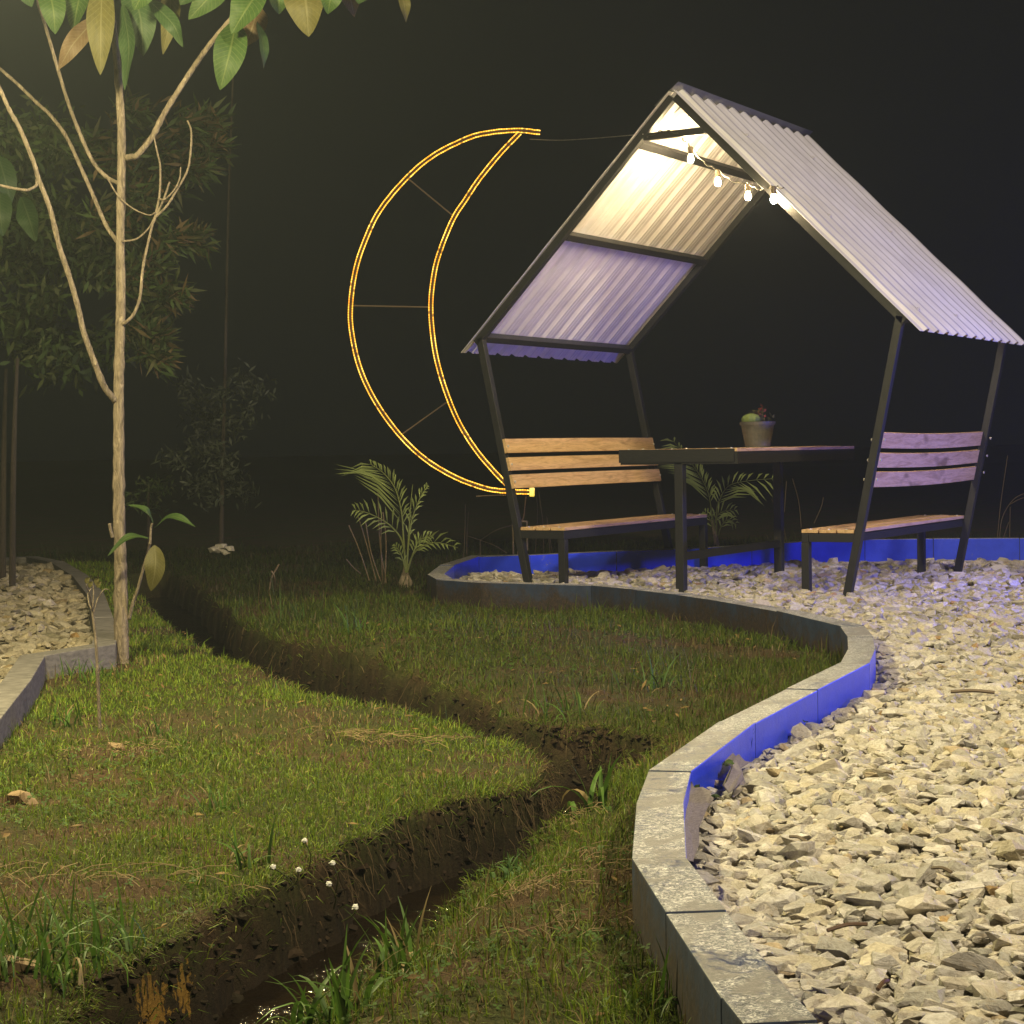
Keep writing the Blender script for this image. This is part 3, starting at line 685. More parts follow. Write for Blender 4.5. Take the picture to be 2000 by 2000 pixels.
tuft('grass_tuft', 570, 1215, 22, .26, .006, 'dark wispy tuft in the shade beyond the tree', .6, (.05, .10, .02), r0=.08)
tuft('grass_tuft', 1290, 1965, 18, .15, .009, 'bright weed growing against the near kerb at the bottom', .8, r0=.05)
tuft('grass_tuft', 130, 1425, 18, .14, .008, 'green weed at the foot of the small kerb', .8)
tuft('grass_tuft', 310, 1440, 16, .11, .007, 'darker tuft on the left lawn beside the bare sapling mound', .8)
tuft('grass_tuft', 430, 1580, 18, .11, .006, 'low tuft in the middle of the left lawn', .8)
tuft('grass_tuft', 1010, 1640, 26, .09, .010, 'small leafy weed hanging over the ditch water', 1.0, (.06, .12, .03))

tuft('grass_tuft', 140, 1325, 34, .13, .006, 'low tuft against the face of the small kerb', .6, r0=.07)
tuft('grass_tuft', 200, 1330, 30, .12, .006, 'low tuft beside the foot of the young tree', .6, r0=.06)
# ------------------------------------------------------------------ pavilion
A_, B_, H1, H2, H3, D_ = 1.1642, 1.5286, 1.7417, 3.2732, 3.0218, 2.2915
HS = .42; SX = .8902; TW = .052
leg_x = lambda z: A_ + (B_ - A_) * z / H1
pav = tag(empty('pavilion', (0, D_ / 2, 0)), 'open garden pavilion of black steel tube with white metal roof and built in benches', 'pavilion')
for y in (0, D_):
    for s in (-1, 1):
        b = MB(); b.bar((s * leg_x(-.08), y, -.08), (s * B_, y, H1 + .01), TW, TW, (0, 1, 0)); b.build('leg', MAT['steel'], pav, bevel=.004)
        b = MB(); b.bar((s * (B_ + .03), y, H1 - .03), (s * .012, y, H2 - .012), TW * .96, TW * 1.0, (0, 1, 0)); b.build('rafter', MAT['steel'], pav, bevel=.004)
    c = B_ * (H2 - H3) / (H2 - H1)
    b = MB(); b.bar((-c + .03, y, H3), (c - .03, y, H3), TW * .9, TW * .9, (0, 1, 0)); b.build('collar_beam', MAT['steel'], pav, bevel=.004)
sl = np.array([B_, 0, H1 - H2]); sl /= np.linalg.norm(sl)            # right slope direction (down)
def slope_pt(s, z, y, off=0.0):                                       # on the rafter line; off = outward
    x = B_ * (H2 - z) / (H2 - H1); n = np.array([s * -sl[2], 0, sl[0]]); n[2] = abs(sl[0]); n[0] = s * abs(sl[2])
    return np.array([s * x, y, z]) + n * off
for s in (-1, 1):
    for z in (H1 + .01, 2.42, H3 - .03):
        n = slope_pt(s, z, 0, 1) - slope_pt(s, z, 0, 0)
        b = MB(); b.bar(slope_pt(s, z, TW / 2 + .001), slope_pt(s, z, D_ - TW / 2 - .001), TW, TW, n); b.build('purlin', MAT['steel'], pav, bevel=.004)
# corrugated sheets
def roof(s):
    pitch, hh, th = .2, .026, .0025; y0, y1 = -.045, D_ + .05
    prof = []; y = y0
    ph = [(0, 0), (.026, 0), (.030, .003), (.036, .003), (.040, 0), (.068, 0), (.088, .022), (.094, .024), (.128, .024), (.134, .022), (.154, 0), (.180, 0), (.184, .003), (.190, .003), (.194, 0), (.2, 0)]
    nP = int(math.ceil((y1 - y0) / pitch))
    for k in range(nP):
        for a, h in ph[:-1]:
            yy = y0 + k * pitch + a
            if yy <= y1: prof.append((yy, h))
        # small stiffening groove in each flat
    prof.append((y1, 0)); zt, zb = H2 + .004, H1 - .115
    rows = 30; V = []; N = None
    for lay in (0, th):
        for r in range(rows + 1):
            z = zt + (zb - zt) * r / rows; wob = .002 * math.sin(r * .9 + s)
            for yy, h in prof: V.append(slope_pt(s, z, yy, TW / 2 + .004 + h + lay + wob * (1 if h > .01 else .5)))
    m = len(prof); L = (rows + 1) * m; F_ = []
    for r in range(rows):
        for k in range(m - 1):
            q = (r * m + k, r * m + k + 1, (r + 1) * m + k + 1, (r + 1) * m + k)
            F_.append(q[::-1]); F_.append(tuple(i + L for i in q))
    for k in range(m - 1):
        F_.append((k, k + 1, k + 1 + L, k + L)); e = rows * m; F_.append((e + k + 1, e + k, e + k + L, e + k + 1 + L))
    for r in range(rows):
        F_.append(((r + 1) * m, r * m, r * m + L, (r + 1) * m + L)); F_.append((r * m + m - 1, (r + 1) * m + m - 1, (r + 1) * m + m - 1 + L, r * m + m - 1 + L))
    b = MB(); b.add(V, F_); o = b.build('roof_sheet', MAT['roof'], pav)
    bm = bmesh.new(); bm.from_mesh(o.data); bmesh.ops.recalc_face_normals(bm, faces=bm.faces); bm.to_mesh(o.data); bm.free()
    for z in (H1 + .02, 2.42, H3 - .02):
        for k in (1, 5, 9) if z < 2 else (2, 8):
            p = slope_pt(s, z, y0 + k * pitch + .109, TW / 2 + .004 + .026 + .003); n = slope_pt(s, z, 0, 1) - slope_pt(s, z, 0, 0)
            b = MB(); b.tube([p, p + n * .006], .014, 8); b.tube([p + n * .006, p + n * .014], .006, 6); b.build('roof_screw', MAT['bolt'], o)
    return o
roof(-1); roof(1)
# ridge strip carried past the ridge on the left slope's plane
b = MB(); u = np.array([sl[0], 0, -sl[2]]); n = np.array([sl[2], 0, sl[0]])
p0 = np.array([0, -.03, H2 + .034]); 
for (a, c) in ((-.16, .066),):
    q = [p0 + u * a + n * .03, p0 + u * c + n * .002]
    vs = []
    for yy in (-.03, D_ + .06):
        for k, off in ((0, .0), (1, .0), (1, .004), (0, .004)):
            v = q[k] + n * off; vs.append((v[0], yy, v[2]))
    b.add(vs, [(0, 1, 2, 3), (7, 6, 5, 4), (0, 4, 5, 1), (1, 5, 6, 2), (2, 6, 7, 3), (3, 7, 4, 0)])
b.build('ridge_cap', MAT['ridge'], pav)
# benches built into both sides
def bench(s):
    f = MB(); x0, x1 = s * (SX - .03), s * (leg_x(HS) - .0); zt = HS - .025
    f.bar((s * SX, -.0, zt - .028), (s * SX, D_, zt - .028), .045, .055, ext=.026)                   # front rail
    f.bar((s * (leg_x(zt) - TW / 2 - .026), .03, zt - .028), (s * (leg_x(zt) - TW / 2 - .026), D_ - .03, zt - .028), .04, .05)
    for y in (0, D_): f.bar((s * (SX + .024), y, zt - .028), (s * (leg_x(zt) - TW / 2), y, zt - .028), .045, .052)
    o = f.build('bench', MAT['steel'], pav, bevel=.003)
    for y in (0, D_):
        l = MB(); l.bar((s * SX, y, -.08), (s * SX, y, zt - .057), TW, TW, (0, 1, 0)); l.build('leg', MAT['steel'], o, bevel=.003)
    n = 3; W = (leg_x(HS) - .03) - (SX - .03); sw = W / n - .010
    for k in range(n):
        x = s * (SX - .03 + W * (k + .5) / n); l = MB()
        sag = [.0, .004, .001][k]
        l.bar((x, -.02, HS - .011), (x, D_ + .02, HS - .011 + sag), sw, .022); so = l.build('seat_slat', MAT['wood'], o, bevel=.003)
        for y in (.0, D_):
            bb = MB(); bb.lathe((x, y, HS), [(.008, 0), (.008, .003), (.004, .006)], 8); bb.build('bolt', MAT['bolt'], so)
    for z0_, z1_ in ((.935, 1.035), (.812, .905), (.688, .785)):
        zc_ = (z0_ + z1_) / 2; x = s * (leg_x(zc_) - TW / 2 - (-.004 if s > 0 else .013)); tl = np.array([s * (B_ - A_) / H1, 0, 1.]); tl /= np.linalg.norm(tl)
        P = []; seg = 12; bow = .012 if s > 0 else .004; ph = random.uniform(-.4, .4)
        V = []; Fs = []
        nrm = np.array([tl[2], 0, -tl[0]])
        for k in range(seg + 1):
            t = k / seg; y = (.045 if s > 0 else -.022) + (D_ - (.02 if s > 0 else -.03)) * t; dz = -bow * math.sin(math.pi * t) * (1 if s > 0 else -.3) + ph * .006 * t; dn = .004 * math.sin(3 * t + ph)
            c = np.array([x, y, zc_ + dz]) + nrm * dn
            for a, e in ((-1, -1), (1, -1), (1, 1), (-1, 1)): V.append(c + nrm * a * .011 + tl * e * (z1_ - z0_) / 2)
        for k in range(seg):
            for q in range(4): Fs.append((k * 4 + q, k * 4 + (q + 1) % 4, k * 4 + 4 + (q + 1) % 4, k * 4 + 4 + q))
        Fs.append((3, 2, 1, 0)); Fs.append(tuple(seg * 4 + q for q in range(4))); l = MB(); l.add(V, Fs)
        so = l.build('backrest_slat', MAT['wood'], o)
        bm = bmesh.new(); bm.from_mesh(so.data); bmesh.ops.recalc_face_normals(bm, faces=bm.faces); bm.to_mesh(so.data); bm.free()
        for y in (.0, D_):
            p = np.array([x, y, zc_]) - nrm * s * .0 ; inn = np.array([-s * 1.0, 0, 0.0])
            bb = MB(); bb.tube([p + inn * .011, p + inn * .018], .009, 8); bb.build('bolt', MAT['bolt'], so)
            bb = MB(); bb.tube([p - inn * (.013 + TW), p - inn * (.020 + TW)], .009, 8); bb.build('bolt', MAT['bolt'], so)
bench(-1); bench(1)

# ------------------------------------------------------------------ table
XT, WT, Y0, Y1, HT = .0296, .4259, -.0791, 2.0732, .9357
tab = tag(empty('table', (XT, 1, 0)), 'high narrow table with dark steel frame and plank top between the benches', 'table')
for y in (Y0 + .03, Y1 - .45):
    b = MB(); b.bar((XT, y, -.08), (XT, y, HT - .078), .06, .06, (0, 1, 0)); b.build('leg', MAT['steel'], tab, bevel=.004)
b = MB(); b.bar((XT, Y0 + .062, .235), (XT, Y1 - .482, .235), .05, .05); b.build('stretcher', MAT['steel'], tab, bevel=.003)
b = MB()
for y in (Y0 + .025, Y1 - .025): b.bar((XT - WT + .051, y, HT - .052), (XT + WT - .051, y, HT - .052), .05, .076)
for s in (-1, 1): b.bar((XT + s * (WT - .025), Y0, HT - .052), (XT + s * (WT - .025), Y1, HT - .052), .05, .076)
b.build('table_frame', MAT['steel'], tab)
b = MB(); b.bar((XT - WT - .005, Y0 - .008, HT - .033), (XT + WT - .02, Y0 - .008, HT - .033), .012, .086); b.build('end_rail', MAT['steel'], tab)
for k in range(8):
    w = 2 * WT / 8; x = XT - WT + w * (k + .5); b = MB(); sg = .003 * math.sin(k * 2.1)
    b.bar((x, Y0 + .002, HT - .002 + sg), (x, Y1 + .004, HT + .001 - sg), w - .006, .022); pl = b.build('plank', MAT['wood'], tab, bevel=.003)
    bb = MB(); bb.lathe((x, Y0 + .02, HT + .009 + sg), [(.009, 0), (.009, .003), (.004, .006)], 8); bb.build('bolt', MAT['bolt'], pl)
# ------------------------------------------------------------------ flower pot
pc = CP + ray(1480, 873) * 13.55; pc = np.array([pc[0], pc[1], HT + .012]); 
pp = np.array([XT + .10, 0]); rr = ray(1480, 872); t = (1.15 - CP[1]) / rr[1]; pc = np.array([CP[0] + rr[0] * t, 1.15, HT + .013])
pot = tag(empty('flower_pot', pc), 'tapered grey pot with a rounded cactus and a red flowering plant on the table', 'flower pot')
b = MB(); b.lathe(pc, [(.088, 0), (.117, .158), (.125, .158), (.128, .182), (.117, .182), (.112, .160)], 28); b.build('pot', MAT['pot'], pot, smooth=False)
b = MB(); b.lathe(pc, [(.110, .150), (.110, .164)], 20); b.build('soil', MAT['soil'], pot)
b = MB(); cc = pc + RT * -.045 + np.array([0, 0, .16])                                  # ribbed cactus
V = []; Fs = []; nn = 28; prof = [(.045, 0), (.062, .02), (.066, .042), (.055, .062), (.032, .076), (.008, .082)]
for r, z in prof:
    for k in range(nn):
        g = 2 * math.pi * k / nn; q = r * (1 + .10 * math.cos(g * 9)); V.append(cc + np.array([q * math.cos(g), q * math.sin(g), z]))
for i in range(len(prof) - 1):
    for k in range(nn): Fs.append((i * nn + k, i * nn + (k + 1) % nn, (i + 1) * nn + (k + 1) % nn, (i + 1) * nn + k))
Fs.append(tuple((len(prof) - 1) * nn + k for k in range(nn))); b.add(V, Fs)
me = b.mesh('cactus', MAT['foli'], smooth=True); a = me.attributes.new('tint', 'FLOAT_COLOR', 'POINT'); a.data.foreach_set('color', np.tile([.16, .22, .07, 1], len(V)).astype(np.float32)); link('cactus', me, pot)
b = MB(); fl = MB()
base = pc + np.array([0, 0, .16])
for k in range(13):
    x = random.uniform(-.01, .095); p0 = base + RT * (x * .8) ; h = random.uniform(.05, .15) * (1 - abs(x - .02) * 5)
    h = max(h, .035); p1 = p0 + RT * random.uniform(-.02, .03) + FH * random.uniform(-.03, .03) + np.array([0, 0, h]); b.tube([p0, (p0 + p1) / 2 + RT * .006, p1], .003, 5)
    for q in range(3):
        c = p1 + np.array([random.gauss(0, .012) for _ in range(3)]); d = np.array([random.gauss(0, 1) for _ in range(3)]); d /= np.linalg.norm(d); e = np.cross(d, [.3, .5, .8]); e /= np.linalg.norm(e)
        (fl if k % 2 else b).add([c - d * .018, c + e * .010, c + d * .018 + np.array([0, 0, .004]), c - e * .010], [(0, 1, 2, 3)])
me = b.mesh('stem', MAT['foli']); a = me.attributes.new('tint', 'FLOAT_COLOR', 'POINT'); a.data.foreach_set('color', np.tile([.13, .13, .06, 1], len(me.vertices)).astype(np.float32)); link('stem', me, pot)
fl.build('flower', MAT['redp'], pot)

# ------------------------------------------------------------------ string of bulbs
sl_ = tag(empty('string_lights', (0, 1, 2.9)), 'string of four glowing warm bulbs hung under the pavilion ridge', 'string lights')
def ony(px, py, y): r = ray(px, py); return CP + r * ((y - CP[1]) / r[1])
BL = [ony(1349, 311, .30), ony(1402, 356, .42), ony(1461, 384, .30), ony(1511, 390, -.10)]
wp = [ony(1262, 268, -.035), ony(1296, 255, -.035), ony(1325, 262, -.02), ony(1338, 276, .12)]
for q in BL: wp.append(q + np.array([0, 0, .085]));
wq = []
for i, q in enumerate(wp):
    wq.append(q)
    if 3 < i < len(wp) - 1: wq.append((q + wp[i + 1]) / 2 - np.array([0, 0, .03]))
wq.append(ony(1530, 368, -.03))
path = spline(wq, 8); cb = MB(); cb.tube([p + np.array([.006 * math.cos(i * 1.3), 0, .006 * math.sin(i * 1.3)]) for i, p in enumerate(path)], .004, 6); cb.build('cable', MAT['wired'], sl_)
for q in BL:
    s = MB(); s.lathe(q, [(.013, .030), (.018, .034), (.018, .080), (.010, .086)], 12); so = s.build('socket', MAT['brass'], sl_)
    g = MB(); g.lathe(q, [(.004, -.025), (.013, -.021), (.019, -.011), (.0205, .0), (.018, .012), (.013, .024), (.011, .031)], 16); g.build('bulb', MAT['bulb'], sl_, smooth=True)

# ------------------------------------------------------------------ moon
DM = 14.6
OA = [(1055, 259), (1011, 255), (958, 259), (914, 270), (848, 303), (795, 347), (742, 411), (712, 473), (694, 530), (685, 596), (687, 649), (703, 719), (734, 785), (782, 851), (835, 900), (896, 935), (954, 955), (1002, 960), (1034, 961)]
IA = [(1015, 260), (976, 301), (936, 350), (910, 389), (885.5, 427), (861, 486), (848, 534), (841.5, 596), (846, 662), (857, 719), (877, 781), (901, 834), (936, 887), (985, 942), (1004, 957)]
moon = tag(empty('moon_sign', at(850, 960, DM)), 'large crescent moon outline of golden rope light beside the pavilion', 'light sign')
def arc(pts, t):
    P = spline([at(x, y, DM) for x, y in pts], 8)
    m = MB(); m.tube(P, .0085, 8); m.build('arc_tube', MAT['rust'], moon)
    for sgn in (-1, 1):
        Q = []
        for i, p in enumerate(P):
            a = P[max(i - 1, 0)]; c = P[min(i + 1, len(P) - 1)]; d = c - a; d /= np.linalg.norm(d); n = np.cross(d, FH); n /= np.linalg.norm(n)
            Q.append(p + n * sgn * .0150 - FH * .008 + np.array([0, 0, random.uniform(-.0012, .0012)]))
        # finer resampling for the bead pattern
        R_ = spline(Q, 3); r = MB(); r.tube(R_, .0048, 6); r.build('rope_light', MAT['rope'], moon, along=True, smooth=True)
arc(OA, 0); arc(IA, 0)
for a, c in (((797, 349), (884, 421)), ((690, 597), (841, 600)), ((784, 849), (876, 783))):
    m = MB(); m.tube([at(*a, DM), at(*c, DM)], .0065, 6); m.build('strut', MAT['strut'], moon)
m = MB(); m.bar(at(1034, 961, DM), at(1044, 961, DM), .07, .07); m.build('junction_box', MAT['yplas'], moon, bevel=.008)
m = MB(); m.tube([at(1027, 970, DM), at(1024, 1003, DM), at(1020, 1020, DM)], .005, 6); m.build('cable', MAT['rust'], moon)
m = MB(); m.bar(at(1006, 1018, DM), at(1030, 1018, DM), .012); m.bar(at(1029, 1018, DM), at(1030, 1075, DM), .012); m.bar(at(1011, 1018, DM), at(1012, 1090, DM), .012)
m.bar(at(930, 969, DM + .1), at(1000, 966, DM + .1), .007); m.bar(at(1000, 966, DM + .1), at(1003, 1100, DM + .1), .012); m.build('stand', MAT['strut'], moon)
# guy wire from the moon's tip to the pavilion
m = MB(); P = [at(1035, 272, DM), at(1090, 274, DM - .35), at(1150, 271, 13.6), at(1200, 267, 13.2), ony(1256, 262, -.03)]; m.tube(spline(P, 5), .0035, 5)
tag(m.build('tie_wire', MAT['wire'], None), 'thin pale wire tied from the moon tip to the pavilion rafter', 'wire')

# ------------------------------------------------------------------ big-leaved tree
DT = float(np.linalg.norm(gp(237, 1300, ZL) - CP)) * .985
def br(pts, dz0, dz1, w0, w1, parent, mat='bark', name='branch', n=8, D=None, seg=6):
    D = D or DT; k = len(pts)
    P = [at(x, y, D + dz0 + (dz1 - dz0) * i / (k - 1)) for i, (x, y) in enumerate(pts)]
    P = spline(P, seg); R = lerp_list([w0, w1], len(P)); R = [r / 2 * (1 + .07 * math.sin(i * 2.3) + .14 * (random.random() < .10)) for i, r in enumerate(R)]
    b = MB(); b.tube(P, R, n); return b.build(name, MAT[mat], parent, smooth=True)
tree = tag(empty('young_tree', gp(238, 1300, ZL)), 'slender young tree with pale trunk and large drooping green leaves', 'tree')
m_px = DT / F                                                      # metres per photo pixel at the tree
tp = [(238, 1322), (238, 1288), (236, 1200), (235.5, 1107), (233, 1030), (232, 962), (232, 853), (232, 745), (235, 634), (236, 562), (235, 471), (237, 344), (237, 254), (232, 163), (222, 54), (217, 0), (214, -90), (210, -200)]
tw_ = [36, 30, 27, 25, 24, 23, 21.5, 20, 18.5, 18, 17, 16.5, 16, 15, 12.5, 11, 9, 6]
P = spline([at(x, y, DT) for x, y in tp], 7); R = [r * m_px / 2 * (1 + random.uniform(-.06, .06) + .12 * (random.random() < .10)) for r in lerp_list(tw_, len(P))]
b = MB(); b.tube(P, R, 14); trunk = b.build('trunk', MAT['bark'], tree, smooth=True)
W = lambda px: px * m_px
br([(248, 308), (258, 306), (268, 303), (297, 268), (319, 225), (348, 178), (384, 123), (413, 83), (449, 40), (471, 14), (500, -30)], 0, -.25, W(12), W(9), tree)
L1 = [(226, 785), (219, 775), (203, 754), (181, 698), (163, 647), (152, 598), (134, 536), (116, 482), (98, 409), (76, 351), (65, 315), (40, 254), (18, 214), (0, 174), (-40, 90)]
br(L1, 0, -.5, W(13), W(7), tree)
br([(233, 478), (227, 469), (206, 438), (181, 380), (159, 330), (130, 268), (98, 225), (72, 201), (33, 163), (0, 134), (-50, 85)], 0, .4, W(9), W(6), tree)
br([(234, 358), (230, 357), (206, 344), (181, 315), (156, 261), (134, 203), (116, 145), (98, 83), (83, 33), (74, 4), (66, -60)], 0, .3, W(8), W(6.5), tree)
br([(72, 350), (71, 362), (60, 369), (47, 371), (0, 362), (-50, 345)], -.3, -.5, W(6), W(5), tree)
br([(240, 632), (246, 629), (261, 614), (273.5, 580), (279, 525), (290, 471), (301, 431), (319, 391), (331.5, 355)], -.02, -.1, W(7.5), W(3.5), tree)
br([(301, 431), (306, 410), (312, 377), (313, 326), (307, 297), (301, 268)], -.08, -.1, W(5), W(3), tree)
br([(303, 425), (326, 402), (344, 373), (366, 333), (373, 290), (373, 254), (366, 235)], -.08, -.14, W(5), W(3.5), tree)
br([(309, 388), (322, 389), (341, 370), (351, 348), (353, 326)], -.09, -.14, W(4), W(2.5), tree)
br([(238, 471), (243, 471), (268, 466), (290, 446), (302, 424)], -.03, -.08, W(4), W(3.2), tree)
br([(206, 344), (212, 352), (232, 384), (261, 408), (290, 420), (304, 415)], -.06, -.1, W(3), W(2.5), tree)
br([(174, 24), (176, 32), (188, 47), (217, 60)], -.06, -.02, W(5), W(5), tree)
br([(220, 1050), (216, 1035), (214, 1023)], -.03, -.06, W(7), W(6), tree, name='cut_stub')
br([(252, 1210), (259, 1180), (268, 1154), (283, 1100), (290, 1072), (293.5, 1056), (295, 1031), (297, 1022)], 0, -.08, W(7), W(4), tree, name='shoot')
def leaf(p0, pm, p1, width, mat, parent, name='leaf', fold=.25, face=None, cat=None):
    """leaf from p0 through pm to p1, width in m"""
    P = spline([p0, pm, p1], 7); n = len(P); V, Fs, U = [], [], []
    for i, p in enumerate(P):
        t = i / (n - 1); d = P[min(i + 1, n - 1)] - P[max(i - 1, 0)]; d /= np.linalg.norm(d)
        f = np.array(face if face is not None else -FH, float); f = f - d * (f @ d); f /= np.linalg.norm(f); s = np.cross(d, f)
        w = width / 2 * (math.sin(math.pi * min(1, t ** .8 * .965 + .02)) ** .95) * (1 if t < .98 else .1)
        for k in (-1, -.5, 0, .5, 1):
            wav = .035 * width * math.sin(t * 14 + k * 2)
            V.append(p + s * w * k + f * (abs(k) * w * fold + wav * abs(k))); U.append((k, t, 0))
    for i in range(n - 1):
        for k in range(4): Fs.append((i * 5 + k, i * 5 + k + 1, i * 5 + k + 6, i * 5 + k + 5))
    b = MB(); b.add(V, Fs); me = b.mesh(name, MAT[mat], smooth=True)
    a = me.attributes.new('uvw', 'FLOAT_VECTOR', 'POINT'); a.data.foreach_set('vector', np.array(U, np.float32).ravel())
    return link(name, me, parent)
# (base, tip, width px, material, sideways bow px, depth, turn)
LV = [((92, -35), (108, 67), 50, 'leafg', 6, -.30, .2), ((165, -40), (143, 62), 50, 'leafg', -4, -.1, -.3), ((192, 32), (114, 136), 34, 'leafb', -14, -.2, .5), ((200, -40), (196, 147), 54, 'leafy', -2, -.35, .1),
      ((240, 10), (243, 176), 34, 'leafd', 17, -.30, -.6), ((252, -40), (280, 110), 62, 'leafd', 14, -.15, .2), ((290, 0), (357, 92), 30, 'leafd', 22, -.35, -.5), ((330, -50), (318, 107), 36, 'leafy', 14, -.1, .3),
      ((450, -50), (368, 38), 52, 'leafg', 0, -.2, .3), ((515, -30), (452, 66), 66, 'leafg', -4, -.42, -.2), ((462, 42), (430, 176), 62, 'leafg', 2, -.36, .15), ((503, 42), (515, 134), 17, 'leafd', 8, -.3, .9),
      ((505, 10), (478, 92), 46, 'leafb', 4, -.1, .4), ((560, -45), (545, 28), 46, 'leafg', -10, -.3, .3), ((592, -60), (603, 72), 80, 'leafy', 0, -.3, -.2), ((655, -50), (640, 28), 46, 'leafg', 0, -.35, .3),
      ((660, -60), (692, 33), 44, 'leafb', 8, -.2, .4), ((772, -40), (793, 44), 24, 'leafy', 9, -.25, .6), ((0, 370), (6, 462), 44, 'leafd', -5, 1.9, .3), ((42, 385), (70, 472), 42, 'leafd', 2, 1.9, -.3), ((-5, 300), (22, 400), 40, 'leafd', 2, 2.0, .5),
      ((130, -60), (95, -5), 40, 'leafd', 0, -.2, .2), ((300, -60), (262, 20), 54, 'leafg', 2, -.45, .2), ((395, -60), (352, 10), 50, 'leafd', 2, -.2, .2), ((715, -60), (700, 8), 50, 'leafd', 2, -.3, .2), ((30, -60), (62, 14), 46, 'leafd', 2, -.3, .2)]
for (bx, by), (tx, ty), w, mt, bow, dz, turn in LV:
    D = DT + dz; p0 = at(bx, by, D + .05); p1 = at(tx, ty, D - .03); pm = (at((bx + tx) / 2 + bow * .6, (by + ty) / 2, D - .06))
    f = -FH * math.cos(turn) + RT * math.sin(turn) + np.array([0, 0, .25]); leaf(p0, pm, p1, w * D / F / max(.55, math.cos(turn)), mt, tree, face=f)
leaf(at(299, 1021, DT - .08), at(283, 995, DT - .12), at(250, 986, DT - .1), W(16), 'leafg', tree, face=np.array([0, 0, 1.]) - FH * .6)
leaf(at(301, 1031, DT - .08), at(338, 1009, DT - .16), at(382, 1029, DT - .2), W(22), 'leafg', tree, face=np.array([0, 0, 1.]) - FH * .6)
leaf(at(290, 1051, DT - .1), at(250, 1050, DT - .18), at(210, 1086, DT - .2), W(19), 'leafg', tree, face=np.array([0, 0, 1.]) - FH * .7)
leaf(at(302, 1065, DT - .1), at(303, 1110, DT - .13), at(295, 1155, DT - .1), W(40), 'leafy', tree, face=-FH)

# bare sapling
c = gp(195, 1437, ZL); DS = float(np.linalg.norm(c - CP)) * .99
sap = tag(empty('sapling', c), 'thin bare sapling stick planted in the left lawn in front of the trunk', 'sapling')
ms_ = DS / F
br([(196, 1442), (193, 1380), (190, 1300), (186, 1240), (182, 1208), (181, 1190)], 0, 0, 7 * ms_, 4.5 * ms_, sap, name='stem', D=DS)
for q in ([(181, 1195), (176, 1165), (168, 1142)], [(182, 1200), (190, 1172), (203, 1152), (212, 1152)], [(181, 1190), (183, 1160), (180, 1136)], [(182, 1195), (174, 1180), (172, 1160), (178, 1150)]):
    br(q, 0, random.uniform(-.08, .08), 3.5 * ms_, 2 * ms_, sap, name='twig', D=DS, n=5)
for (x, y) in ((186, 1134), (174, 1140), (190, 1140), (168, 1132)): leaf(at(x, y + 8, DS), at(x + 3, y, DS), at(x + 8, y - 3, DS), .018, 'leafy', sap)
# stones lying on the lawn
def rock(name, px, py, sz, mat, label, cat='stone', zoff=0, **k):
    V, Fc = PROTO[random.randrange(30)]; c = gp(px, py, ZL); z = ground_z([c[:2]])[0][0] + sz * .25 + zoff
    me = npmesh(name, V * sz + np.array([c[0], c[1], z]), np.full(len(Fc), 3), Fc.ravel(), MAT[mat]); return tag(link(name, me), label, cat)
rock('stone', 228, 1466, .032, 'clay', 'small ochre stone on the bare mound by the sapling')
rock('stone', 45, 1562, .05, 'clay', 'flat tan stone in the lawn at the left edge')
rock('stone', 28, 1898, .045, 'clay', 'round orange stone in the grass at the bottom left corner')
# cut straw lying on the lawn
def straw(px, py, sx, sy, n, label, L=.10):
    c = gp(px, py, ZL); ux = gp(px + 60, py, ZL) - c; ux /= np.linalg.norm(ux); uy = np.array([-ux[1], ux[0], 0])
    b = MB(); cs = []
    for k in range(n):
        p = c + ux * random.gauss(0, sx) + uy * random.gauss(0, sy); z = ground_z([p[:2]])[0][0]; p[2] = z + random.uniform(.008, .03)
        a = random.gauss(0, 1.0); d = ux * math.cos(a) + uy * math.sin(a); l = L * random.uniform(.4, 1); q = p + d * l + np.array([0, 0, random.uniform(-.012, .012)]); mid = (p + q) / 2 + uy * random.gauss(0, .016) + np.array([0, 0, .008])
        b.tube([p, mid, q], .0010, 3, cap=False); t = random.uniform(.7, 1.3); cs += [(.21 * t, .155 * t, .08 * t, 1)] * 9
    me = b.mesh('dry_grass', MAT['straw']); a = me.attributes.new('tint', 'FLOAT_COLOR', 'POINT'); a.data.foreach_set('color', np.array(cs, np.float32).ravel()); tag(link('dry_grass', me), label, 'dry grass', kind='stuff')
straw(150, 1722, .20, .03, 50, 'matted dry grass lying along the step of the left lawn', .13)
straw(730, 1452, .12, .03, 60, 'swath of cut straw on the left lawn', .14)
straw(1030, 1740, .06, .05, 60, 'pale patch of straw on the near lawn', .07)
straw(1090, 1580, .06, .05, 70, 'brown dry grass at the lip of the ditch', .07)
straw(1180, 1700, .10, .14, 70, 'dead grass along the foot of the near kerb', .08)
straw(240, 1480, .10, .08, 60, 'dry grass scraps on the sapling mound', .06)
straw(1120, 1830, .10, .05, 40, 'thin straw strip on the near lawn low down', .08)
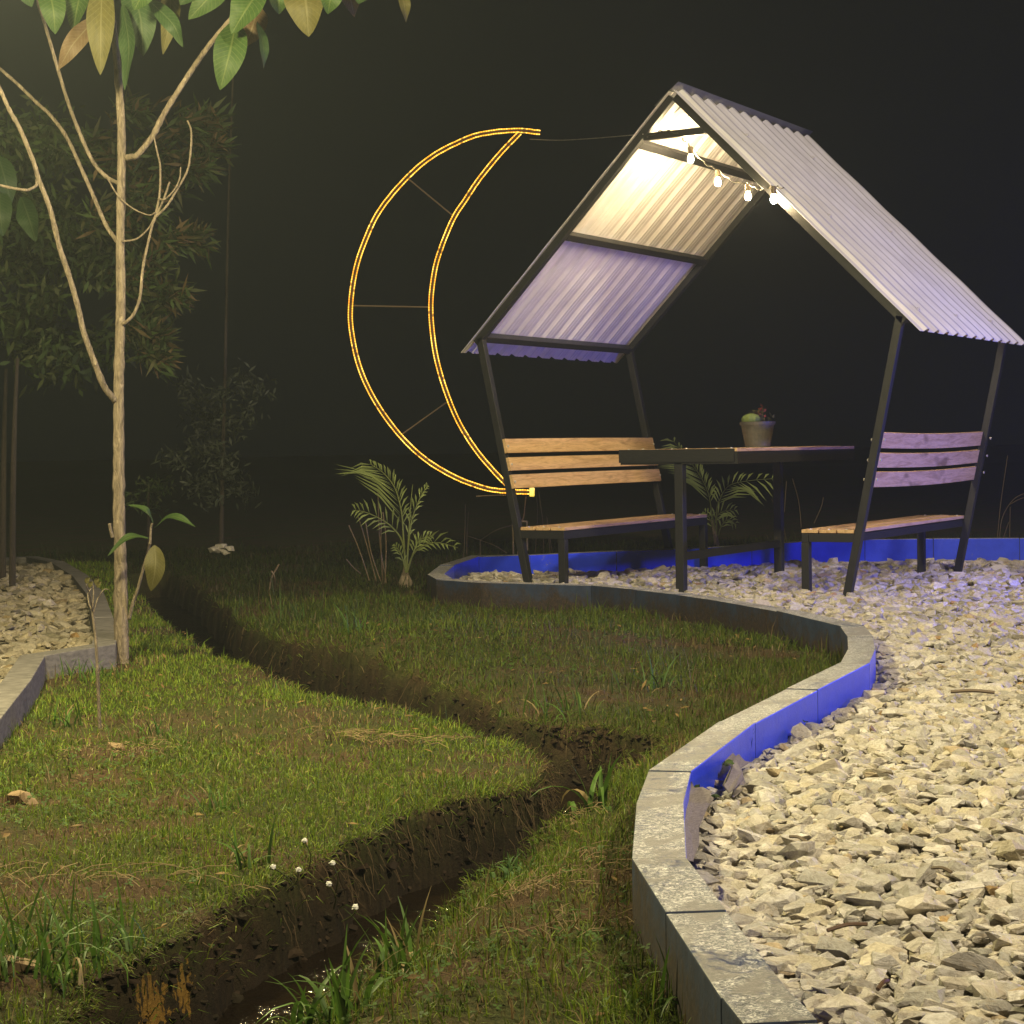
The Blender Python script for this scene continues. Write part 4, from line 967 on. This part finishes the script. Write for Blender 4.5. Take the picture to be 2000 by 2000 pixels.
# white flowers over the ditch
for i, (x, y, bx, by) in enumerate([(595, 1643, 603, 1700), (583, 1700, 560, 1740), (533, 1694, 575, 1735), (649, 1687, 655, 1745), (642, 1728, 652, 1775), (694, 1773, 668, 1800)]):
    d0 = float(np.linalg.norm(gp(x, y + 60, ZL) - CP)) * .985; c = at(x, y, d0); f = tag(empty('white_flower', c), ['white clover flower highest over the ditch rim', 'white flower between two others on the left ditch rim', 'leftmost white flower on the ditch rim', 'white flower head standing right over the dark bank', 'white flower on a long bent stem over the water', 'lowest white flower beside the broad grass tuft'][i], 'flower', 'white flowers over the ditch')
    b = MB(); 
    for k in range(14):
        a = random.uniform(0, 6.28); e = random.uniform(-.3, 1.2); d = np.array([math.cos(a) * math.cos(e), math.sin(a) * math.cos(e), math.sin(e)]); s = np.cross(d, [.2, .1, 1]); s /= np.linalg.norm(s)
        b.add([c, c + d * .005 + s * .003, c + d * .0095, c + d * .005 - s * .003], [(0, 1, 2, 3)])
    b.lathe(c, [(.003, -.006), (.0065, -.002), (.0065, .003), (.003, .007)], 8); b.build('flower_head', MAT['flower'], f)
    e = gp(bx, by, -.2); b = MB(); b.tube(spline([c, (c + at(bx, by, d0 + .04)) / 2 + RT * .01, at(bx, by, d0 + .04)], 5), .0016, 5)
    me = b.mesh('stem', MAT['foli']); a = me.attributes.new('tint', 'FLOAT_COLOR', 'POINT'); a.data.foreach_set('color', np.tile([.10, .11, .04, 1], len(me.vertices)).astype(np.float32)); link('stem', me, f)

# twigs and dry scraps on the gravel
for i, (x, y, L, a, lb) in enumerate([(1655, 1812, .09, .4, 'short brown twig caught between the near stones'), (1900, 1352, .16, -.3, 'pale flat splinter lying on the stones at the right'), (1725, 1925, .05, 1.0, 'small rust brown chip in the gravel at the bottom'), (1560, 1640, .07, 2.0, 'thin twig lying on the gravel near the kerb bend'), (1840, 1700, .06, -1.0, 'curled dry leaf scrap on the gravel')]):
    c = gp(x, y, .035); d = RT * math.cos(a) + FH * math.sin(a); b = MB(); P_ = spline([c - d * L / 2, c + np.array([0, 0, .006]), c + d * L / 2 + FH * .006], 4); b.tube(P_, [.004 if i != 1 else .007] * len(P_), 6)
    tag(b.build('twig', MAT['rust' if i in (0, 2) else 'strut'], None), lb, 'twig')

# torn ground cloth showing along the inside of the kerb
def cloth(pts, h, label):
    P = [gp(x, y, .03) for x, y in pts]; b = MB(); n = len(P); V = []; m = 5
    for i, p in enumerate(P):
        for k in range(m + 1):
            t = k / m; q = p + np.array([0, 0, h * t * (1 + .3 * math.sin(i * 2.1))]) - RT * .05 * t + FH * random.gauss(0, .012) + RT * random.gauss(0, .012) + np.array([0, 0, random.gauss(0, .006)]); V.append(q)
    Fs = [(i * (m + 1) + k, (i + 1) * (m + 1) + k, (i + 1) * (m + 1) + k + 1, i * (m + 1) + k + 1) for i in range(n - 1) for k in range(m)]
    b.add(V, Fs); b.add([(v[0] + .002, v[1] + .002, v[2]) for v in V], [f[::-1] for f in Fs]); o = b.build('ground_cloth', MAT['liner'], None, smooth=True); tag(o, label, 'ground cloth')
cloth([(1345, 1690), (1352, 1650), (1358, 1610), (1372, 1580), (1388, 1560)], .035, 'torn grey ground cloth standing out of the gravel at the near kerb bend')
cloth([(1448, 1560), (1455, 1530), (1452, 1505), (1462, 1490)], .038, 'folded brown ground cloth beside the big loose stones')
def leafy_weed(px, py, n, h, label):
    c = gp(px, py, .0); w = tag(empty('weed', c), label, 'weed'); b = MB(); V = []
    for k in range(n):
        p = c + np.array([random.gauss(0, .03), random.gauss(0, .03), random.uniform(.01, h)]); d = np.array([random.gauss(0, 1), random.gauss(0, 1), random.uniform(-.2, .6)]); d /= np.linalg.norm(d); leaf(p, p + d * .018 + np.array([0, 0, .004]), p + d * .034, .02, 'leafg', w, face=np.array([0, 0, 1.]) - FH * .5)
for a in ((1395, 1530, 12, .06, 'round leaved weed between the blue kerb and the ground cloth'), (1535, 1425, 9, .05, 'small weed in the gravel at the middle of the blue kerb'), (1338, 1580, 6, .04, 'tiny green weed at the kerb corner'), (1605, 1362, 6, .06, 'little weed near the tip of the blue kerb')): leafy_weed(*a)
tuft('grass_tuft', 1462, 1465, 9, .09, .006, 'upright dark weed against the blue kerb', .25, (.05, .10, .03), z=.02, r0=.012)

# ------------------------------------------------------------------ palms
def frond(pts, D, dz, nl, l0, l1, parent, side=(1, 1), up=.5, wid=.010):
    bright = 1.7 if D > 17 else 1.0  # far palm's leaflet colour lifted to make up for weaker light there
    k = len(pts); P = spline([at(x, y, D + dz * i / (k - 1)) for i, (x, y) in enumerate(pts)], 8); n = len(P)
    b = MB(); b.tube(P, lerp_list([.008, .002], n), 6); cs = [(.17, .20, .06, 1)] * len(b.v)
    for q in range(nl):
        t = .30 + .70 * (q + .5) / nl; i = min(n - 2, int(t * (n - 1))); p = P[i]; d = P[i + 1] - P[i]; d /= np.linalg.norm(d)
        for sgn, sc2 in ((-1, side[0]), (1, side[1])):
            if sc2 == 0: continue
            s = np.cross(d, FH) * sgn; s /= np.linalg.norm(s); L = (l0 + (l1 - l0) * t) * sc2 * random.uniform(.85, 1.1) * (1.15 - .75 * max(0, t - .65) / .35)
            u = d * up + s * .85 + FH * random.uniform(-.25, .1) ; u /= np.linalg.norm(u)
            m1 = p + u * L * .5 + np.array([0, 0, .010]); e = p + u * L + np.array([0, 0, -.14 * L]); ws = np.cross(u, FH); ws /= np.linalg.norm(ws); ws *= wid * .72
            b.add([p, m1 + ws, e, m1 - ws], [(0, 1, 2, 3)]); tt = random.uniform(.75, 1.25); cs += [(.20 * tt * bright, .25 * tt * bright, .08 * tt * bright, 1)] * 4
    me = b.mesh('frond', MAT['foli']); a = me.attributes.new('tint', 'FLOAT_COLOR', 'POINT'); a.data.foreach_set('color', np.array(cs, np.float32).ravel()); link('frond', me, parent)
D1 = float(np.linalg.norm(gp(792, 1152, ZL) - CP))
pa = tag(empty('palm_plant', gp(792, 1150, ZL)), 'small young palm with a swollen base on the bank left of the pavilion', 'palm')
b = MB(); c = gp(792, 1150, ZL); b.lathe(c, [(.03, -.02), (.048, .02), (.052, .05), (.036, .09), (.02, .13), (.012, .18)], 12); b.build('trunk', MAT['bark'], pa, smooth=True)
frond([(793, 1118), (788, 1050), (784, 1000), (772, 955), (750, 925), (722, 905)], D1, -.1, 18, .46, .40, pa, (.28, 1.0), 1.15)
frond([(793, 1118), (786, 1060), (766, 1030), (740, 1012), (712, 1000), (690, 996)], D1, -.25, 9, .16, .14, pa, (1, .8), .8)
frond([(795, 1118), (806, 1085), (826, 1066), (855, 1060), (895, 1070)], D1, -.2, 8, .13, .15, pa, (.5, 1), 1.1)
frond([(795, 1118), (808, 1078), (820, 1055), (846, 1045)], D1, .2, 7, .10, .12, pa, (.8, .8), .9)
frond([(793, 1118), (784, 1085), (770, 1062)], D1, -.1, 5, .09, .09, pa, (.8, .8), .9)
frond([(794, 1118), (798, 1050), (802, 990), (806, 946)], D1, -.05, 5, .07, .05, pa, (.3, .3), 2.5)
frond([(794, 1118), (798, 1060), (806, 1010), (822, 970), (836, 948)], D1, .2, 9, .15, .13, pa, (.5, .8), 1.6)
D2 = 18.3
pb = tag(empty('palm_plant', at(1400, 1062, D2)), 'green palm seen under the table behind the far kerb', 'palm')
b = MB(); b.tube([at(1402, 1085, D2), at(1398, 1050, D2), at(1392, 1015, D2)], [.035, .026, .016], 8); b.build('trunk', MAT['bark'], pb, smooth=True)
frond([(1400, 1060), (1390, 1000), (1384, 965), (1369, 932), (1347, 900), (1313, 858)], D2, -.2, 19, .40, .36, pb, (.35, 1.0), 1.1, .014)
frond([(1400, 1060), (1400, 1000), (1406, 975), (1425, 948), (1470, 938), (1530, 934)], D2, -.3, 14, .34, .26, pb, (1.0, .5), .8, .014)
frond([(1400, 1060), (1396, 1020), (1410, 1000), (1442, 995)], D2, .1, 7, .20, .16, pb, (.8, .8), .9, .012)
frond([(1400, 1060), (1408, 1030), (1422, 1015), (1440, 1025)], D2, .1, 6, .14, .12, pb, (.8, .8), .9, .012)
frond([(1400, 1060), (1392, 1030), (1384, 1008), (1376, 1000)], D2, .1, 5, .14, .12, pb, (.8, .8), .9, .012)
# thin dead stems
def stems(name, L, D, label, cat='weed', w=.006, col='strut', group=None):
    r = tag(empty(name, at(L[0][0][0], L[0][0][1], D)), label, cat, group)
    for q in L: b = MB(); b.tube(spline([at(x, y, D + .1 * math.sin(i + x)) for i, (x, y) in enumerate(q)], 5), w / 2, 5); b.build('stem', MAT[col], r)
stems('dry_stalks', [[(755, 1140), (742, 1060), (738, 960)], [(748, 1140), (744, 1070), (745, 1000)], [(735, 1135), (715, 1060), (700, 1010)], [(722, 1135), (700, 1070), (681, 1026)], [(745, 1140), (725, 1080), (714, 1020)], [(704, 1120), (690, 1108), (676, 1092)], [(752, 1140), (754, 1060), (748, 1000)]], D1 + .4, 'sheaf of dry reed stalks left of the small palm', w=.009)
stems('dry_stalks', [[(905, 1100), (908, 1040), (909, 985)], [(912, 1100), (912, 1050), (915, 1000)], [(938, 1100), (938, 1055)], [(938, 1055), (970, 1035), (1004, 1025)], [(938, 1055), (915, 1047)], [(938, 1055), (965, 1065), (990, 1080)]], 17.5, 'bent dead stalks behind the left end of the blue kerb')
stems('dry_stalks', [[(1062, 1085), (1060, 1020), (1052, 960)], [(1075, 1085), (1068, 1010)], [(1045, 1085), (1050, 1000), (1046, 955)], [(1080, 1085), (1072, 1040)]], 17.5, 'upright dead stalks under the left bench')
stems('dry_stalks', [[(1537, 1060), (1525, 1010), (1507, 975)], [(1532, 1060), (1529, 1000), (1529, 940)], [(1565, 1030), (1560, 980), (1548, 935)], [(1590, 1022), (1604, 990), (1608, 972)], [(1532, 1000), (1536, 940)]], 18.2, 'tall dead weeds behind the table')
stems('dry_stalks', [[(1948, 1050), (1955, 980), (1968, 890)], [(1952, 1052), (1958, 1010), (1980, 975), (2010, 960)], [(1972, 1050), (1973, 990)], [(1960, 1050), (1970, 1020)], [(1972, 985), (2000, 972), (2030, 975)]], 17.6, 'curved dry weeds beyond the kerb at the right edge')
stems('dry_stalks', [[(525, 1165), (530, 1130), (545, 1102)], [(535, 1165), (537, 1130), (530, 1115)]], 13.4, 'reddish dead stalk standing in the dark ground beyond the ditch', w=.012)

# ------------------------------------------------------------------ trees in the dark
def cloud_leaves(C, S, n, L, w, col, dirv=None, jit=1.0):
    """n small leaves round centres C (k,3) with spread S"""
    k = rng.integers(0, len(C), n); c = C[k] + rng.normal(0, 1, (n, 3)) * S[k]
    d = rng.normal(0, 1, (n, 3)) * jit; d = d if dirv is None else d + np.asarray(dirv)[k] ; d /= np.linalg.norm(d, axis=1)[:, None]
    s = np.cross(d, rng.normal(0, 1, (n, 3))); s /= np.linalg.norm(s, axis=1)[:, None]
    l = (L * rng.uniform(.6, 1.3, n))[:, None]; w_ = w / 2
    V = np.stack([c, c + d * l * .45 + s * w_, c + d * l, c + d * l * .45 - s * w_], 1).reshape(-1, 3)
    t = rng.uniform(.6, 1.4, n)[:, None]; cc = np.array(col)[rng.integers(0, len(col), n)] * t
    return V, np.repeat(np.column_stack([cc, np.ones(n)]), 4, 0)
def foliage(name, V, C, parent, mat='foli'):
    n = len(V) // 4; me = npmesh(name, V, np.full(n, 4), np.arange(4 * n), MAT[mat], False, {'tint': ('POINT', 'FLOAT_COLOR', C)}); return link(name, me, parent)
def bgtree(base, trunk_pts, D, wid, clumps, nleaf, L, w, cols, label, cat='tree', drop=None, barkm='barkd', twigs=False):
    r = tag(empty('tree', at(base[0], base[1], D)), label, cat)
    P = spline([at(x, y, D) for x, y in trunk_pts], 5); b = MB(); b.tube(P, lerp_list(wid, len(P)), 8); tr = b.build('trunk', MAT[barkm], r, smooth=True)
    if twigs:
        tb = MB()
        for (x, y, s, dz) in clumps:
            q = min(P, key=lambda p: abs(p[2] - (at(x, y + 190 + s, D)[2]))); e = at(x, y, D + dz); tb.tube(spline([q, (q + e) / 2 + np.array([0, 0, -.08]), e], 4), lerp_list([.014, .004], 9), 5)
        tb.build('limb', MAT[barkm], r)
    C = np.array([at(x, y, D + dz) for x, y, s, dz in clumps]); S = np.array([[s * D / F * .55] * 3 for x, y, s, dz in clumps]); S[:, 2] *= .75
    dv = None if drop is None else np.tile(np.array(drop), (len(clumps), 1))
    V, Cc = cloud_leaves(C, S, nleaf, L, w, cols, dv); foliage('crown', V, Cc, r)
green = [(.035, .06, .018), (.05, .08, .022), (.065, .08, .03)]; tan = [(.09, .065, .028), (.11, .075, .035), (.06, .06, .025)]
R_ = random.Random(3)
cl = [(R_.uniform(-60, 150), R_.uniform(250, 700), R_.uniform(35, 75), R_.uniform(-1.0, 1.2)) for _ in range(38)] + [(R_.uniform(130, 300), R_.uniform(420, 690), R_.uniform(28, 50), R_.uniform(-.8, .8)) for _ in range(14)]
bgtree((14, 1095), [(5, 1165), (6, 1000), (8, 850), (12, 720)], 14.5, [.028, .022, .012], cl, 6500, .12, .034, green, 'bushy dark tree with narrow leaves behind the small gravel bed', drop=(-.2, 0, -.6))
cl = [(300, 300, 40, 0), (350, 250, 36, 0), (400, 240, 26, .2), (405, 285, 26, .1), (380, 330, 24, 0), (320, 360, 34, .1), (270, 400, 40, 0), (330, 470, 24, 0), (375, 470, 22, .2), (285, 520, 34, 0), (330, 580, 24, 0), (300, 660, 24, 0), (270, 640, 30, .2), (300, 700, 22, 0), (230, 330, 44, .3), (180, 290, 44, .3), (210, 430, 44, .3), (250, 220, 30, 0), (250, 560, 30, 0)]
bgtree((50, 1095), [(24, 1165), (25, 1000), (28, 840), (34, 700)], 13.2, [.024, .02, .012], cl, 3200, .15, .028, green + green + tan, 'feathery tree with sprays of reddish leaves behind the trunk', drop=(.8, .5, .1))
cl = [(R_.gauss(425, 42), R_.uniform(735, 1000), R_.uniform(22, 34), R_.uniform(-.3, .3)) for _ in range(22)]
bgtree((432, 1070), [(432, 1078), (434, 950), (440, 700), (446, 400), (455, 150), (458, 60)], 16.0, [.022, .012, .006], cl, 1500, .085, .022, [(.05, .06, .04), (.07, .08, .06), (.035, .045, .025)], 'slim sapling with sparse pale foliage and stones round its foot', barkm='barkd')
cl = [(R_.gauss(290, 26), R_.uniform(945, 1000), 20, 0) for _ in range(5)]
bgtree((290, 1080), [(290, 1090), (290, 960)], 17, [.02, .01], cl, 260, .08, .02, green, 'small dim shrub between the young tree and the slim sapling', cat='shrub', twigs=False)
for (x, y, sz, lb) in ((420, 1074, .06, 'pale stone at the left foot of the slim sapling'), (438, 1078, .055, 'pale stone at the front foot of the slim sapling'), (449, 1072, .05, 'pale stone at the right foot of the slim sapling'), (433, 1067, .055, 'topmost pale stone round the slim sapling')):
    V, Fc = PROTO[R_.randrange(30)]; c = at(x, y, 15.9); me = npmesh('stone', V * sz + c, np.full(len(Fc), 3), Fc.ravel(), MAT['stone'], False, {'tint': ('POINT', 'FLOAT_COLOR', np.tile([.5, .47, .4, 1], (len(V), 1)))}); tag(link('stone', me), lb, 'stone')

# ------------------------------------------------------------------ night air
HB = MB(); lo3 = np.array([-32., -24., -2.0]); hi3 = np.array([34., 60., 9.0])
HB.add([(x, y, z) for z in (lo3[2], hi3[2]) for x, y in ((lo3[0], lo3[1]), (hi3[0], lo3[1]), (hi3[0], hi3[1]), (lo3[0], hi3[1]))], [(3, 2, 1, 0), (4, 5, 6, 7), (0, 1, 5, 4), (1, 2, 6, 5), (2, 3, 7, 6), (3, 0, 4, 7)])
hm = bpy.data.materials.new('night_haze'); hm.use_nodes = True; t = hm.node_tree; t.nodes.clear(); o_ = t.nodes.new('ShaderNodeOutputMaterial'); pv = t.nodes.new('ShaderNodeVolumePrincipled')
pv.inputs['Color'].default_value = (.70, .80, .84, 1); pv.inputs['Density'].default_value = .0029; pv.inputs['Anisotropy'].default_value = .35; t.links.new(pv.outputs[0], o_.inputs['Volume'])
hz = HB.build('haze', hm); tag(hz, kind='stuff'); hz['label'] = 'thin damp night air glowing round the lamps'

sc.render.engine = 'CYCLES'; cy = sc.cycles; cy.use_denoising = True
try: cy.denoiser = 'OPENIMAGEDENOISE'; cy.denoising_input_passes = 'RGB_ALBEDO_NORMAL'
except Exception: pass
cy.volume_bounces = 0; cy.max_bounces = 5; cy.diffuse_bounces = 3; cy.glossy_bounces = 3; cy.transmission_bounces = 3; cy.sample_clamp_indirect = 6
cy.caustics_reflective = False; cy.caustics_refractive = False
